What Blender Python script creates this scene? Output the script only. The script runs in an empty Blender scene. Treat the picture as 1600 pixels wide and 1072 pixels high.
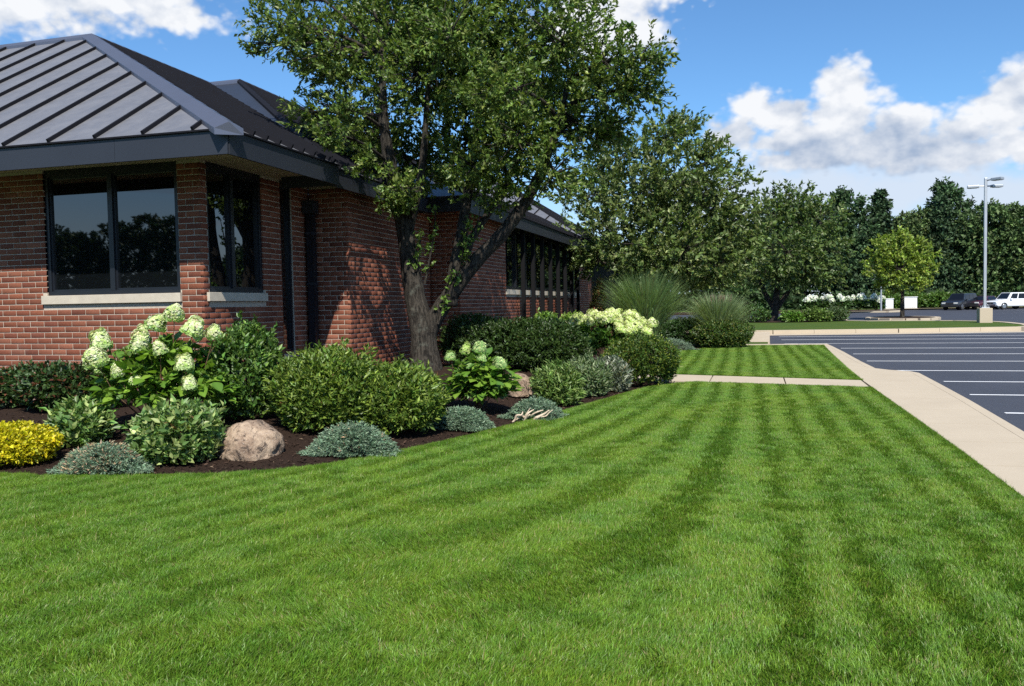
import bpy, bmesh, math, random
import numpy as np
from mathutils import Vector, Matrix, noise

# ------------------------------------------------------------------ camera, sky, sun, exposure
scene = bpy.context.scene
COL = scene.collection
PSI, PIT, ROL, EYE = math.radians(15.5), math.radians(2.64), math.radians(1.0), 1.7
fh = Vector((-math.sin(PSI), math.cos(PSI), 0)); r0 = Vector((math.cos(PSI), math.sin(PSI), 0)); zz = Vector((0, 0, 1))
fw = fh * math.cos(PIT) - zz * math.sin(PIT); u0 = zz * math.cos(PIT) + fh * math.sin(PIT)
rr = r0 * math.cos(ROL) - u0 * math.sin(ROL); uu = u0 * math.cos(ROL) + r0 * math.sin(ROL)
cam_data = bpy.data.cameras.new('camera'); cam = bpy.data.objects.new('camera', cam_data); COL.objects.link(cam)
cam_data.sensor_width = 36.0; cam_data.lens = 36.0 * 1300 / 1600; cam_data.clip_end = 3000; cam_data.clip_start = 0.05
M4 = Matrix.Identity(4)
for i in range(3):
    M4[i][0] = rr[i]; M4[i][1] = uu[i]; M4[i][2] = -fw[i]
M4[0][3], M4[1][3], M4[2][3] = 0, 0, EYE
cam.matrix_world = M4
scene.camera = cam

SUN = Vector((0.43, -1.0, 1.21)).normalized()          # towards the sun
sun_data = bpy.data.lights.new('sun', 'SUN'); sun = bpy.data.objects.new('sun', sun_data); COL.objects.link(sun)
sun_data.energy = 5.0; sun_data.angle = math.radians(0.53); sun_data.color = (1.0, 0.95, 0.86)
sun.rotation_euler = SUN.to_track_quat('Z', 'Y').to_euler()
SUN_EL = math.asin(SUN.z); SUN_AZ = math.atan2(SUN.x, SUN.y)      # azimuth from +Y towards +X
SKY_STRENGTH = 0.09
scene.view_settings.view_transform = 'Standard'; scene.view_settings.look = 'None'
scene.view_settings.exposure = 0.5; scene.view_settings.gamma = 1.0; scene.view_settings.use_curve_mapping = False
scene.render.engine = 'CYCLES'
scene.cycles.use_denoising = False
scene.cycles.max_bounces = 7; scene.cycles.transparent_max_bounces = 6
scene.cycles.diffuse_bounces = 3; scene.cycles.glossy_bounces = 3; scene.cycles.transmission_bounces = 3
scene.cycles.sample_clamp_indirect = 6


class NT:
    """small helper round a node tree"""
    def __init__(s, tree):
        s.t = tree; s.n = tree.nodes; s.l = tree.links

    def new(s, typ, **kw):
        n = s.n.new(typ)
        for k, v in kw.items():
            setattr(n, k, v)
        return n

    def put(s, sock, v):
        if isinstance(v, bpy.types.NodeSocket):
            s.l.new(v, sock)
        elif isinstance(v, (tuple, list)) and len(v) == 3 and sock.type == 'RGBA':
            sock.default_value = (*v, 1)
        else:
            sock.default_value = v

    def math(s, op, a, b=None, c=None, clamp=False):
        n = s.new('ShaderNodeMath', operation=op, use_clamp=clamp)
        for i, v in enumerate((a, b, c)):
            if v is not None:
                s.put(n.inputs[i], v)
        return n.outputs[0]

    def vmath(s, op, a, b=None):
        n = s.new('ShaderNodeVectorMath', operation=op)
        s.put(n.inputs[0], a)
        if b is not None:
            s.put(n.inputs[1], b)
        return n.outputs[1] if op in ('DOT_PRODUCT', 'LENGTH') else n.outputs[0]

    def mix(s, fac, a, b, blend='MIX'):
        n = s.new('ShaderNodeMix', data_type='RGBA', blend_type=blend)
        s.put(n.inputs[0], fac); s.put(n.inputs[6], a); s.put(n.inputs[7], b)
        return n.outputs[2]

    def ramp(s, fac, lo, hi, a=0.0, b=1.0, smooth=True):
        n = s.new('ShaderNodeMapRange', interpolation_type='SMOOTHSTEP' if smooth else 'LINEAR')
        s.put(n.inputs[0], fac); n.inputs[1].default_value = lo; n.inputs[2].default_value = hi
        n.inputs[3].default_value = a; n.inputs[4].default_value = b
        return n.outputs[0]

    def noise(s, vec, scale, detail=4, rough=0.5, dist=0.0):
        n = s.new('ShaderNodeTexNoise')
        if vec is not None:
            s.l.new(vec, n.inputs['Vector'])
        n.inputs['Scale'].default_value = scale; n.inputs['Detail'].default_value = detail
        n.inputs['Roughness'].default_value = rough; n.inputs['Distortion'].default_value = dist
        return n.outputs['Fac']


def make_world():
    w = bpy.data.worlds.new('World'); scene.world = w; w.use_nodes = True
    t = NT(w.node_tree); t.n.clear()
    sky = t.new('ShaderNodeTexSky', sky_type='NISHITA'); sky.sun_disc = False
    sky.sun_elevation = SUN_EL; sky.sun_rotation = SUN_AZ
    sky.altitude = 200; sky.air_density = 1.0; sky.dust_density = 0.4; sky.ozone_density = 2.0
    geo = t.new('ShaderNodeTexCoord'); d = t.vmath('NORMALIZE', geo.outputs['Generated'])
    sep = t.new('ShaderNodeSeparateXYZ'); t.l.new(d, sep.inputs[0])
    X, Y, Z = sep.outputs
    az = t.math('ARCTAN2', X, Y); el = t.math('ARCSINE', Z)
    # cumulus banks: (azimuth, elevation, half width, half height) in radians
    blobs = [(-0.739, 0.326, 0.148, 0.036), (-0.832, 0.298, 0.110, 0.024), (-0.650, 0.312, 0.046, 0.016),
             (-0.162, 0.318, 0.078, 0.041), (-0.143, 0.360, 0.088, 0.038), (-0.114, 0.299, 0.033, 0.023),
             (0.106, 0.230, 0.030, 0.029), (0.109, 0.200, 0.048, 0.035), (0.052, 0.205, 0.032, 0.024), (0.014, 0.214, 0.026, 0.023),
             (-0.006, 0.192, 0.034, 0.022), (0.074, 0.176, 0.078, 0.022), (0.160, 0.187, 0.040, 0.023), (0.162, 0.165, 0.065, 0.020),
             (0.090, 0.157, 0.095, 0.013), (0.284, 0.203, 0.040, 0.030), (0.262, 0.186, 0.036, 0.024), (0.226, 0.170, 0.040, 0.022),
             (0.285, 0.150, 0.075, 0.022), (0.225, 0.146, 0.060, 0.015), (0.36, 0.21, 0.06, 0.05), (0.40, 0.16, 0.10, 0.03), (0.19, 0.155, 0.10, 0.022)]
    soft = [(0.060, 0.122, 0.16, 0.036), (0.170, 0.118, 0.13, 0.034), (0.187, 0.13, 0.05, 0.02), (0.280, 0.105, 0.12, 0.03),
            (-0.05, 0.10, 0.10, 0.02), (0.42, 0.11, 0.12, 0.02), (-0.55, 0.10, 0.2, 0.03)]
    co = t.new('ShaderNodeCombineXYZ'); t.l.new(az, co.inputs[0]); t.l.new(t.math('MULTIPLY', el, 1.35), co.inputs[1])
    P = co.outputs[0]
    ae = t.new('ShaderNodeCombineXYZ'); t.l.new(az, ae.inputs[0]); t.l.new(el, ae.inputs[1]); AE = ae.outputs[0]

    def field(bl):
        cur = None
        for a, e, ra, re in bl:
            v = t.new('ShaderNodeVectorMath', operation='MULTIPLY_ADD')
            t.l.new(AE, v.inputs[0]); v.inputs[1].default_value = (1 / ra, 1 / re, 0); v.inputs[2].default_value = (-a / ra, -e / re, 0)
            m = t.vmath('LENGTH', v.outputs[0])
            cur = m if cur is None else t.math('SMOOTH_MIN', cur, m, 0.25)
        return t.math('SUBTRACT', 1.0, cur)
    n1 = t.noise(P, 21, 6, 0.50)
    vor = t.new('ShaderNodeTexVoronoi', feature='SMOOTH_F1'); vor.inputs['Scale'].default_value = 60; vor.inputs['Smoothness'].default_value = 0.5
    vor.inputs['Detail'].default_value = 1; vor.inputs['Roughness'].default_value = 0.55; vor.voronoi_dimensions = '2D'
    t.l.new(P, vor.inputs['Vector'])
    puff = t.math('SUBTRACT', 0.62, vor.outputs['Distance'])
    rough = t.math('ADD', t.math('MULTIPLY', t.math('SUBTRACT', n1, 0.5), 1.7), t.math('MULTIPLY', puff, 0.40))
    f = field(blobs)
    dens_raw = t.math('ADD', t.math('ADD', f, 0.14), rough)
    # scattered fair-weather clouds over the rest of the sky, on a flat layer
    zc = t.math('MAXIMUM', Z, 0.05)
    flat = t.new('ShaderNodeCombineXYZ'); t.l.new(t.math('DIVIDE', X, zc), flat.inputs[0]); t.l.new(t.math('DIVIDE', Y, zc), flat.inputs[1])
    nl = t.noise(flat.outputs[0], 0.55, 4, 0.55)
    away = t.ramp(t.math('ABSOLUTE', t.math('ADD', az, 0.27)), 0.62, 0.9)
    over = t.math('MAXIMUM', away, t.ramp(el, 0.40, 0.6))
    lay = t.math('MULTIPLY', t.math('MULTIPLY', t.ramp(nl, 0.58, 0.74), over), t.ramp(el, 0.03, 0.15))
    dens = t.math('MAXIMUM', t.ramp(dens_raw, -0.10, 0.55), t.math('MULTIPLY', lay, 0.9))
    # light on the banks: crown side bright, folds and undersides greyer
    n2 = t.noise(t.vmath('ADD', P, (-0.008, -0.018, 0)), 21, 4, 0.50)
    relief = t.math('MULTIPLY', t.math('SUBTRACT', n1, n2), 5.0)
    base = t.noise(P, 8, 2, 0.5)
    lit = t.math('ADD', t.math('ADD', 0.72, t.math('MULTIPLY', relief, 0.45)), t.math('MULTIPLY', t.math('SUBTRACT', base, 0.5), 1.6))
    lit = t.math('ADD', lit, t.ramp(el, 0.14, 0.22, -0.38, 0.22))
    lit = t.math('MINIMUM', t.math('MAXIMUM', lit, 0.0), 1.0)
    ccol = t.mix(lit, (0.27, 0.34, 0.46), (0.66, 0.675, 0.70))
    s = t.math('ADD', field(soft), t.math('MULTIPLY', t.math('SUBTRACT', t.noise(P, 14, 4, 0.55), 0.45), 2.0))
    sd = t.math('MULTIPLY', t.ramp(s, -0.5, 0.8), 0.92)
    haze = t.ramp(el, 0.02, 0.2, 0.70, 0.0)
    # sky
    skyc = t.mix(1.0, sky.outputs[0], (0.70, 1.04, 1.30), 'MULTIPLY')
    b_sky = t.new('ShaderNodeBackground'); t.put(b_sky.inputs[0], skyc); b_sky.inputs[1].default_value = SKY_STRENGTH
    b_soft = t.new('ShaderNodeBackground'); t.put(b_soft.inputs[0], (0.50, 0.56, 0.65)); b_soft.inputs[1].default_value = 1.0
    b_cl = t.new('ShaderNodeBackground'); t.put(b_cl.inputs[0], ccol); b_cl.inputs[1].default_value = 1.0
    m1 = t.new('ShaderNodeMixShader'); t.put(m1.inputs[0], t.math('MAXIMUM', sd, haze)); t.l.new(b_sky.outputs[0], m1.inputs[1]); t.l.new(b_soft.outputs[0], m1.inputs[2])
    m2 = t.new('ShaderNodeMixShader'); t.put(m2.inputs[0], dens); t.l.new(m1.outputs[0], m2.inputs[1]); t.l.new(b_cl.outputs[0], m2.inputs[2])
    w.cycles.sampling_method = 'NONE'
    out = t.new('ShaderNodeOutputWorld'); t.l.new(m2.outputs[0], out.inputs[0])


make_world()

# ------------------------------------------------------------------ helpers


def ter(Y):
    return float(np.interp(Y, [-1e4, 22, 35, 50, 85, 1e4], [0, 0, .07, .26, .43, .43]))


def tera(Y):
    return np.interp(Y, [-1e4, 22, 35, 50, 85, 1e4], [0, 0, .07, .26, .43, .43])


def tag(o, label=None, cat=None, group=None, kind=None):
    if label: o['label'] = label
    if cat: o['category'] = cat
    if group: o['group'] = group
    if kind: o['kind'] = kind
    return o


def empty(name, loc=(0, 0, 0), rz=0.0):
    o = bpy.data.objects.new(name, None); COL.objects.link(o); o.location = loc; o.rotation_euler = (0, 0, rz)
    o.empty_display_size = 0.2
    return o


def link(name, me, mat=None, parent=None, loc=None, kind=None):
    o = bpy.data.objects.new(name, me); COL.objects.link(o)
    if mat is not None and len(me.materials) == 0:
        me.materials.append(mat)
    if parent is not None: o.parent = parent
    if loc is not None: o.location = loc
    if kind: o['kind'] = kind
    return o


def np_mesh(name, V, F, col=None, smooth=False):
    """V (n,3) floats, F (m,k) ints, col (n,3) optional vertex colours"""
    me = bpy.data.meshes.new(name)
    V = np.ascontiguousarray(V, np.float32); F = np.ascontiguousarray(F, np.int32)
    m, k = F.shape
    me.vertices.add(len(V)); me.vertices.foreach_set('co', V.ravel())
    me.loops.add(m * k); me.loops.foreach_set('vertex_index', F.ravel())
    me.polygons.add(m); me.polygons.foreach_set('loop_start', np.arange(0, m * k, k, dtype=np.int32))
    me.polygons.foreach_set('loop_total', np.full(m, k, np.int32))
    if smooth: me.polygons.foreach_set('use_smooth', np.ones(m, bool))
    if col is not None:
        a = me.attributes.new('col', 'FLOAT_COLOR', 'POINT')
        c4 = np.ones((len(V), 4), np.float32); c4[:, :3] = col
        a.data.foreach_set('color', c4.ravel())
    me.update(calc_edges=True); me.validate()
    return me


class MB:
    def __init__(s):
        s.v = []; s.f = []

    def quad(s, a, b, c, d):
        i = len(s.v); s.v += [a, b, c, d]; s.f.append((i, i + 1, i + 2, i + 3)); return s

    def poly(s, pts):
        i = len(s.v); s.v += list(pts); s.f.append(tuple(range(i, i + len(pts)))); return s

    def box(s, x0, x1, y0, y1, z0, z1):
        i = len(s.v)
        s.v += [(x0, y0, z0), (x1, y0, z0), (x1, y1, z0), (x0, y1, z0), (x0, y0, z1), (x1, y0, z1), (x1, y1, z1), (x0, y1, z1)]
        s.f += [tuple(i + k for k in q) for q in ((0, 3, 2, 1), (4, 5, 6, 7), (0, 1, 5, 4), (1, 2, 6, 5), (2, 3, 7, 6), (3, 0, 4, 7))]
        return s

    def prism(s, pts, off):
        """polygon pts swept by vector off"""
        i = len(s.v); n = len(pts)
        s.v += [tuple(p) for p in pts] + [tuple(Vector(p) + Vector(off)) for p in pts]
        s.f.append(tuple(range(i + n - 1, i - 1, -1))); s.f.append(tuple(range(i + n, i + 2 * n)))
        for k in range(n):
            k2 = (k + 1) % n
            s.f.append((i + k, i + k2, i + n + k2, i + n + k))
        return s

    def tube(s, pts, radii, n=8, cap=True):
        P = [Vector(p) for p in pts]; i0 = len(s.v); up = Vector((0.3, 0.2, 1)).normalized()
        prev = None
        for k, p in enumerate(P):
            d = (P[min(k + 1, len(P) - 1)] - P[max(k - 1, 0)])
            if d.length < 1e-7: d = Vector((0, 0, 1))
            d.normalize()
            if prev is None:
                a = d.cross(Vector((1, 0, 0)) if abs(d.x) < 0.8 else Vector((0, 1, 0))).normalized()
            else:
                a = (prev - d * prev.dot(d)).normalized()
            prev = a; b = d.cross(a)
            for j in range(n):
                t = 2 * math.pi * j / n
                s.v.append(tuple(p + (a * math.cos(t) + b * math.sin(t)) * radii[k]))
        for k in range(len(P) - 1):
            for j in range(n):
                j2 = (j + 1) % n
                s.f.append((i0 + k * n + j, i0 + k * n + j2, i0 + (k + 1) * n + j2, i0 + (k + 1) * n + j))
        if cap:
            s.f.append(tuple(i0 + j for j in range(n - 1, -1, -1)))
            s.f.append(tuple(i0 + (len(P) - 1) * n + j for j in range(n)))
        return s

    def mesh(s, name, smooth=False, bevel=0.0, seg=2):
        me = bpy.data.meshes.new(name); me.from_pydata(s.v, [], s.f)
        if bevel > 0:
            bm = bmesh.new(); bm.from_mesh(me); bmesh.ops.remove_doubles(bm, verts=bm.verts, dist=1e-5)
            bmesh.ops.recalc_face_normals(bm, faces=bm.faces)
            bmesh.ops.bevel(bm, geom=list(bm.edges), offset=bevel, segments=seg, affect='EDGES', profile=0.6)
            bm.to_mesh(me); bm.free()
        if smooth:
            for p in me.polygons: p.use_smooth = True
        me.update()
        return me

    def build(s, name, mat, parent=None, smooth=False, bevel=0.0, kind=None):
        return link(name, s.mesh(name, smooth, bevel), mat, parent, kind=kind)


# ------------------------------------------------------------------ materials
MAT = {}


def mat(name):
    m = bpy.data.materials.new(name); m.use_nodes = True
    t = NT(m.node_tree); bs = t.n['Principled BSDF']
    MAT[name] = m
    return m, t, bs


def bump(t, bs, height, strength=0.3, dist=0.02):
    b = t.new('ShaderNodeBump'); b.inputs['Strength'].default_value = strength; b.inputs['Distance'].default_value = dist
    t.put(b.inputs['Height'], height); t.l.new(b.outputs[0], bs.inputs['Normal'])


def pos(t):
    return t.new('ShaderNodeNewGeometry').outputs['Position']


def plain(name, c, rough=0.6, metal=0.0, spec=0.5, var=0.08, scale=8.0, bmp=0.0):
    m, t, bs = mat(name)
    p = pos(t); n = t.noise(p, scale, 5, 0.6)
    col = t.mix(n, tuple(x * (1 - var * 2) for x in c), tuple(min(1, x * (1 + var * 2)) for x in c))
    t.put(bs.inputs['Base Color'], col); bs.inputs['Roughness'].default_value = rough; bs.inputs['Metallic'].default_value = metal
    bs.inputs['Specular IOR Level'].default_value = spec
    if bmp: bump(t, bs, t.noise(p, scale * 6, 5, 0.6), bmp, 0.01)
    return m


def leafmat(name, trans=0.32, rough=0.5, spec=0.35, tint=(1.25, 1.35, 0.6), var=0.0):
    """leaf colour comes from each leaf's own 'col' attribute"""
    m, t, bs = mat(name)
    at = t.new('ShaderNodeAttribute', attribute_name='col'); c = at.outputs['Color']
    if var:
        p = pos(t)
        c = t.mix(t.ramp(t.noise(p, var, 3, 0.5), 0.35, 0.65), c, t.mix(1.0, c, (0.78, 0.86, 0.9), 'MULTIPLY'))
    t.put(bs.inputs['Base Color'], c); bs.inputs['Roughness'].default_value = rough; bs.inputs['Specular IOR Level'].default_value = spec
    tr = t.new('ShaderNodeBsdfTranslucent'); t.put(tr.inputs[0], t.mix(1.0, c, tint, 'MULTIPLY'))
    mx = t.new('ShaderNodeMixShader'); mx.inputs[0].default_value = trans
    t.l.new(bs.outputs[0], mx.inputs[1]); t.l.new(tr.outputs[0], mx.inputs[2])
    t.l.new(mx.outputs[0], t.n['Material Output'].inputs[0])
    return m


leafmat('leaf', 0.30, 0.42, 0.4)
leafmat('needle', 0.15, 0.6, 0.25, (1.1, 1.2, 0.9))
leafmat('petal', 0.25, 0.7, 0.2, (1.0, 1.05, 0.8))


def grass_mat():
    m, t, bs = mat('grass_blade')
    c = t.new('ShaderNodeAttribute', attribute_name='col').outputs['Color']
    p = pos(t)
    big = t.ramp(t.noise(p, 0.55, 4, 0.6, 0.4), 0.35, 0.68)
    mid = t.ramp(t.noise(p, 2.6, 4, 0.6), 0.40, 0.72)
    c = t.mix(t.math('MULTIPLY', big, 0.7), c, t.mix(1.0, c, (1.38, 1.14, 0.95), 'MULTIPLY'))
    c = t.mix(t.math('MULTIPLY', mid, 0.7), c, t.mix(1.0, c, (0.58, 0.76, 0.75), 'MULTIPLY'))
    t.put(bs.inputs['Base Color'], c); bs.inputs['Roughness'].default_value = 0.45; bs.inputs['Specular IOR Level'].default_value = 0.4
    tr = t.new('ShaderNodeBsdfTranslucent'); t.put(tr.inputs[0], t.mix(1.0, c, (1.15, 1.3, 0.6), 'MULTIPLY'))
    mx = t.new('ShaderNodeMixShader'); mx.inputs[0].default_value = 0.28
    t.l.new(bs.outputs[0], mx.inputs[1]); t.l.new(tr.outputs[0], mx.inputs[2]); t.l.new(mx.outputs[0], t.n['Material Output'].inputs[0])


grass_mat()


def ground_mats():
    m, t, bs = mat('turf'); p = pos(t)
    c = t.mix(t.noise(p, 30, 6, 0.7), (0.030, 0.060, 0.012), (0.075, 0.125, 0.028))
    c = t.mix(t.ramp(t.noise(p, 0.6, 4, 0.6), 0.35, 0.7), c, t.mix(1.0, c, (1.3, 1.1, 0.9), 'MULTIPLY'))
    t.put(bs.inputs['Base Color'], c); bs.inputs['Roughness'].default_value = 0.95; bs.inputs['Specular IOR Level'].default_value = 0.1
    bump(t, bs, t.noise(p, 60, 4, 0.7), 0.8, 0.03)
    m, t, bs = mat('soil'); p = pos(t)
    n = t.noise(p, 45, 8, 0.75)
    c = t.mix(n, (0.010, 0.006, 0.004), (0.062, 0.036, 0.024))
    t.put(bs.inputs['Base Color'], c); bs.inputs['Roughness'].default_value = 0.95; bs.inputs['Specular IOR Level'].default_value = 0.15
    bump(t, bs, t.noise(p, 70, 6, 0.8), 1.0, 0.03)
    m, t, bs = mat('bark_chip')
    c = t.new('ShaderNodeAttribute', attribute_name='col').outputs['Color']
    t.put(bs.inputs['Base Color'], c); bs.inputs['Roughness'].default_value = 0.85; bs.inputs['Specular IOR Level'].default_value = 0.2
    m, t, bs = mat('concrete'); p = pos(t)
    c = t.mix(t.noise(p, 0.9, 6, 0.65), (0.385, 0.32, 0.235), (0.50, 0.425, 0.32))
    c = t.mix(t.ramp(t.noise(p, 120, 3, 0.7), 0.55, 0.8), c, t.mix(1.0, c, (0.72, 0.72, 0.72), 'MULTIPLY'))
    st = t.ramp(t.noise(p, 0.35, 5, 0.7, 1.0), 0.55, 0.75)
    c = t.mix(t.math('MULTIPLY', st, 0.35), c, t.mix(1.0, c, (0.70, 0.69, 0.66), 'MULTIPLY'))
    t.put(bs.inputs['Base Color'], c); bs.inputs['Roughness'].default_value = 0.85; bs.inputs['Specular IOR Level'].default_value = 0.25
    bump(t, bs, t.noise(p, 90, 5, 0.7), 0.25, 0.01)
    m, t, bs = mat('asphalt'); p = pos(t)
    c = t.mix(t.noise(p, 0.35, 6, 0.65), (0.030, 0.033, 0.044), (0.058, 0.062, 0.078))
    c = t.mix(t.ramp(t.noise(p, 160, 3, 0.8), 0.5, 0.85), c, (0.10, 0.105, 0.12))
    st = t.ramp(t.noise(p, 1.3, 5, 0.7, 0.8), 0.60, 0.72)
    c = t.mix(t.math('MULTIPLY', st, 0.45), c, (0.022, 0.024, 0.032))
    t.put(bs.inputs['Base Color'], c); bs.inputs['Roughness'].default_value = 0.72; bs.inputs['Specular IOR Level'].default_value = 0.35
    bump(t, bs, t.noise(p, 130, 4, 0.8), 0.35, 0.012)
    m, t, bs = mat('line_paint'); p = pos(t)
    w = t.ramp(t.noise(p, 14, 6, 0.75), 0.30, 0.44)
    c = t.mix(w, (0.22, 0.23, 0.26), (0.78, 0.79, 0.80))
    t.put(bs.inputs['Base Color'], c); bs.inputs['Roughness'].default_value = 0.7
    m, t, bs = mat('field'); p = pos(t)
    c = t.mix(t.noise(p, 0.05, 6, 0.7), (0.050, 0.085, 0.022), (0.10, 0.14, 0.04))
    t.put(bs.inputs['Base Color'], c); bs.inputs['Roughness'].default_value = 0.95


ground_mats()


def brick_mats():
    m, t, bs = mat('brick'); p = pos(t)
    c = t.new('ShaderNodeAttribute', attribute_name='col').outputs['Color']
    n = t.noise(p, 35, 6, 0.7)
    c = t.mix(t.ramp(n, 0.3, 0.75), t.mix(1.0, c, (0.72, 0.70, 0.70), 'MULTIPLY'), t.mix(1.0, c, (1.18, 1.15, 1.12), 'MULTIPLY'))
    c = t.mix(t.math('MULTIPLY', t.ramp(t.noise(p, 1.4, 4, 0.6), 0.55, 0.8), 0.22), c, (0.30, 0.21, 0.17))
    t.put(bs.inputs['Base Color'], c); bs.inputs['Roughness'].default_value = 0.88; bs.inputs['Specular IOR Level'].default_value = 0.2
    bump(t, bs, t.noise(p, 110, 4, 0.75), 0.35, 0.006)
    plain('mortar', (0.43, 0.37, 0.30), 0.95, var=0.16, scale=20, spec=0.1, bmp=0.4)


brick_mats()
plain('limestone', (0.46, 0.41, 0.33), 0.85, var=0.12, scale=5, bmp=0.25)
plain('soffit', (0.42, 0.38, 0.28), 0.8, var=0.05, scale=2)
plain('black_frame', (0.010, 0.012, 0.017), 0.35, var=0.1, scale=3)
plain('fascia', (0.024, 0.027, 0.036), 0.45, metal=0.1, var=0.10, scale=0.8)
plain('post_black', (0.004, 0.004, 0.005), 0.7, spec=0.2)
plain('galvanised', (0.42, 0.44, 0.46), 0.45, metal=0.6, var=0.1, scale=2)
plain('white_metal', (0.75, 0.75, 0.74), 0.4)
plain('dry_wood', (0.50, 0.40, 0.29), 0.9, var=0.25, scale=25, bmp=0.5)


def metal_roof():
    m, t, bs = mat('roof_metal'); p = pos(t)
    mp = t.new('ShaderNodeMapping'); t.l.new(p, mp.inputs['Vector']); mp.inputs['Scale'].default_value = (1.0, 0.6, 0.6)
    n = t.noise(mp.outputs[0], 1.6, 6, 0.65)
    c = t.mix(n, (0.235, 0.235, 0.25), (0.31, 0.308, 0.322))
    t.put(bs.inputs['Base Color'], c); bs.inputs['Metallic'].default_value = 0.75
    t.put(bs.inputs['Roughness'], t.ramp(t.noise(p, 3.0, 5, 0.7), 0.3, 0.7, 0.50, 0.60))
    bump(t, bs, t.noise(mp.outputs[0], 2.2, 3, 0.5), 0.25, 0.02)
    plain('seam_metal', (0.009, 0.009, 0.012), 0.7, metal=0.0, spec=0.12, var=0.1)
    plain('ridge_metal', (0.14, 0.15, 0.19), 0.42, metal=0.6, var=0.06, scale=1.0)


metal_roof()


def glass_mat():
    m, t, bs = mat('tinted_glass')
    t.put(bs.inputs['Base Color'], (0.004, 0.005, 0.006)); bs.inputs['Roughness'].default_value = 0.015
    bs.inputs['IOR'].default_value = 2.0
    p = pos(t); bump(t, bs, t.noise(p, 1.6, 2, 0.5), 0.02, 0.02)
    m, t, bs = mat('car_glass'); t.put(bs.inputs['Base Color'], (0.006, 0.007, 0.009)); bs.inputs['Roughness'].default_value = 0.05
    for nm, c in (('car_white', (0.72, 0.73, 0.74)), ('car_black', (0.012, 0.013, 0.017)), ('car_maroon', (0.05, 0.008, 0.014))):
        m, t, bs = mat(nm); t.put(bs.inputs['Base Color'], c); bs.inputs['Roughness'].default_value = 0.35
        bs.inputs['Coat Weight'].default_value = 0.8; bs.inputs['Coat Roughness'].default_value = 0.08
    plain('rubber', (0.012, 0.012, 0.013), 0.85)
    plain('alloy', (0.45, 0.46, 0.48), 0.3, metal=0.9)
    plain('lamp_lens', (0.65, 0.65, 0.6), 0.15)
    plain('red_lens', (0.3, 0.01, 0.01), 0.15)


glass_mat()


def bark_mat():
    for nm, a, b in (('bark', (0.014, 0.012, 0.010), (0.070, 0.060, 0.048)), ('bark_dark', (0.020, 0.016, 0.013), (0.07, 0.06, 0.05)), ('stem', (0.10, 0.055, 0.03), (0.20, 0.13, 0.07))):
        m, t, bs = mat(nm); p = pos(t)
        mp = t.new('ShaderNodeMapping'); t.l.new(p, mp.inputs['Vector']); mp.inputs['Scale'].default_value = (9, 9, 1.6)
        n = t.noise(mp.outputs[0], 2.0, 7, 0.72, 0.9)
        c = t.mix(t.ramp(n, 0.38, 0.62), a, b)
        li = t.ramp(t.noise(p, 4.5, 5, 0.7), 0.56, 0.70)
        c = t.mix(t.math('MULTIPLY', li, 0.6), c, (0.12, 0.125, 0.10) if nm == 'bark' else b)
        t.put(bs.inputs['Base Color'], c); bs.inputs['Roughness'].default_value = 0.9; bs.inputs['Specular IOR Level'].default_value = 0.2
        bump(t, bs, n, 1.0, 0.07)
    m, t, bs = mat('boulder'); p = pos(t)
    c = t.mix(t.ramp(t.noise(p, 3.2, 7, 0.7, 0.8), 0.3, 0.7), (0.19, 0.125, 0.088), (0.47, 0.355, 0.25))
    c = t.mix(t.ramp(t.noise(p, 4.2, 8, 0.75, 2.2), 0.52, 0.60), c, (0.085, 0.062, 0.048))
    c = t.mix(t.math('MULTIPLY', t.ramp(t.noise(p, 60, 3, 0.7), 0.55, 0.7), 0.5), c, (0.58, 0.50, 0.42))
    t.put(bs.inputs['Base Color'], c); bs.inputs['Roughness'].default_value = 0.9; bs.inputs['Specular IOR Level'].default_value = 0.2
    bump(t, bs, t.noise(p, 22, 7, 0.75, 0.5), 0.8, 0.03)


bark_mat()

# ------------------------------------------------------------------ ground, paths, car park
EDGE = [(-16, 7.4), (-11, 7.05), (-9, 6.95), (-7.56, 6.94), (-6.75, 6.98), (-5.78, 7.18), (-4.95, 7.52), (-4.36, 8.02), (-3.96, 8.75),
        (-3.56, 9.78), (-3.13, 11.22), (-2.61, 13.24), (-1.98, 16.0), (-1.62, 17.0), (-1.28, 17.5), (-0.97, 17.76)]


def catmull(pts, n=6):
    P = [np.array(p, float) for p in pts]; out = []
    for i in range(len(P) - 1):
        a, b, c, d = P[max(i - 1, 0)], P[i], P[i + 1], P[min(i + 2, len(P) - 1)]
        for k in range(n):
            t = k / n
            out.append(0.5 * ((2 * b) + (-a + c) * t + (2 * a - 5 * b + 4 * c - d) * t * t + (-a + 3 * b - 3 * c + d) * t ** 3))
    out.append(P[-1]); return [tuple(p) for p in out]


EDGE_S = catmull(EDGE)
EA = np.array(EDGE_S)


def edge_dist(x, y):
    x = np.atleast_1d(np.asarray(x, float)); y = np.atleast_1d(np.asarray(y, float))
    best = np.full(x.shape, 1e9)
    for i in range(len(EA) - 1):
        a, b = EA[i], EA[i + 1]; d = b - a; L2 = d @ d
        t = np.clip(((x - a[0]) * d[0] + (y - a[1]) * d[1]) / L2, 0, 1)
        best = np.minimum(best, np.hypot(x - a[0] - t * d[0], y - a[1] - t * d[1]))
    return best


def bedz(x, y):
    t = np.clip(edge_dist(x, y) / 3.4, 0, 1)
    r = -0.025 + 0.275 * t * t * (3 - 2 * t)
    return r if r.size > 1 else float(r[0])


def inside(poly, x, y):
    x = np.asarray(x); y = np.asarray(y); c = np.zeros(x.shape, bool); n = len(poly)
    for i in range(n):
        x1, y1 = poly[i]; x2, y2 = poly[(i + 1) % n]
        if y1 == y2: continue
        k = ((y1 > y) != (y2 > y)) & (x < (x2 - x1) * (y - y1) / (y2 - y1) + x1)
        c ^= k
    return c


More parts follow.
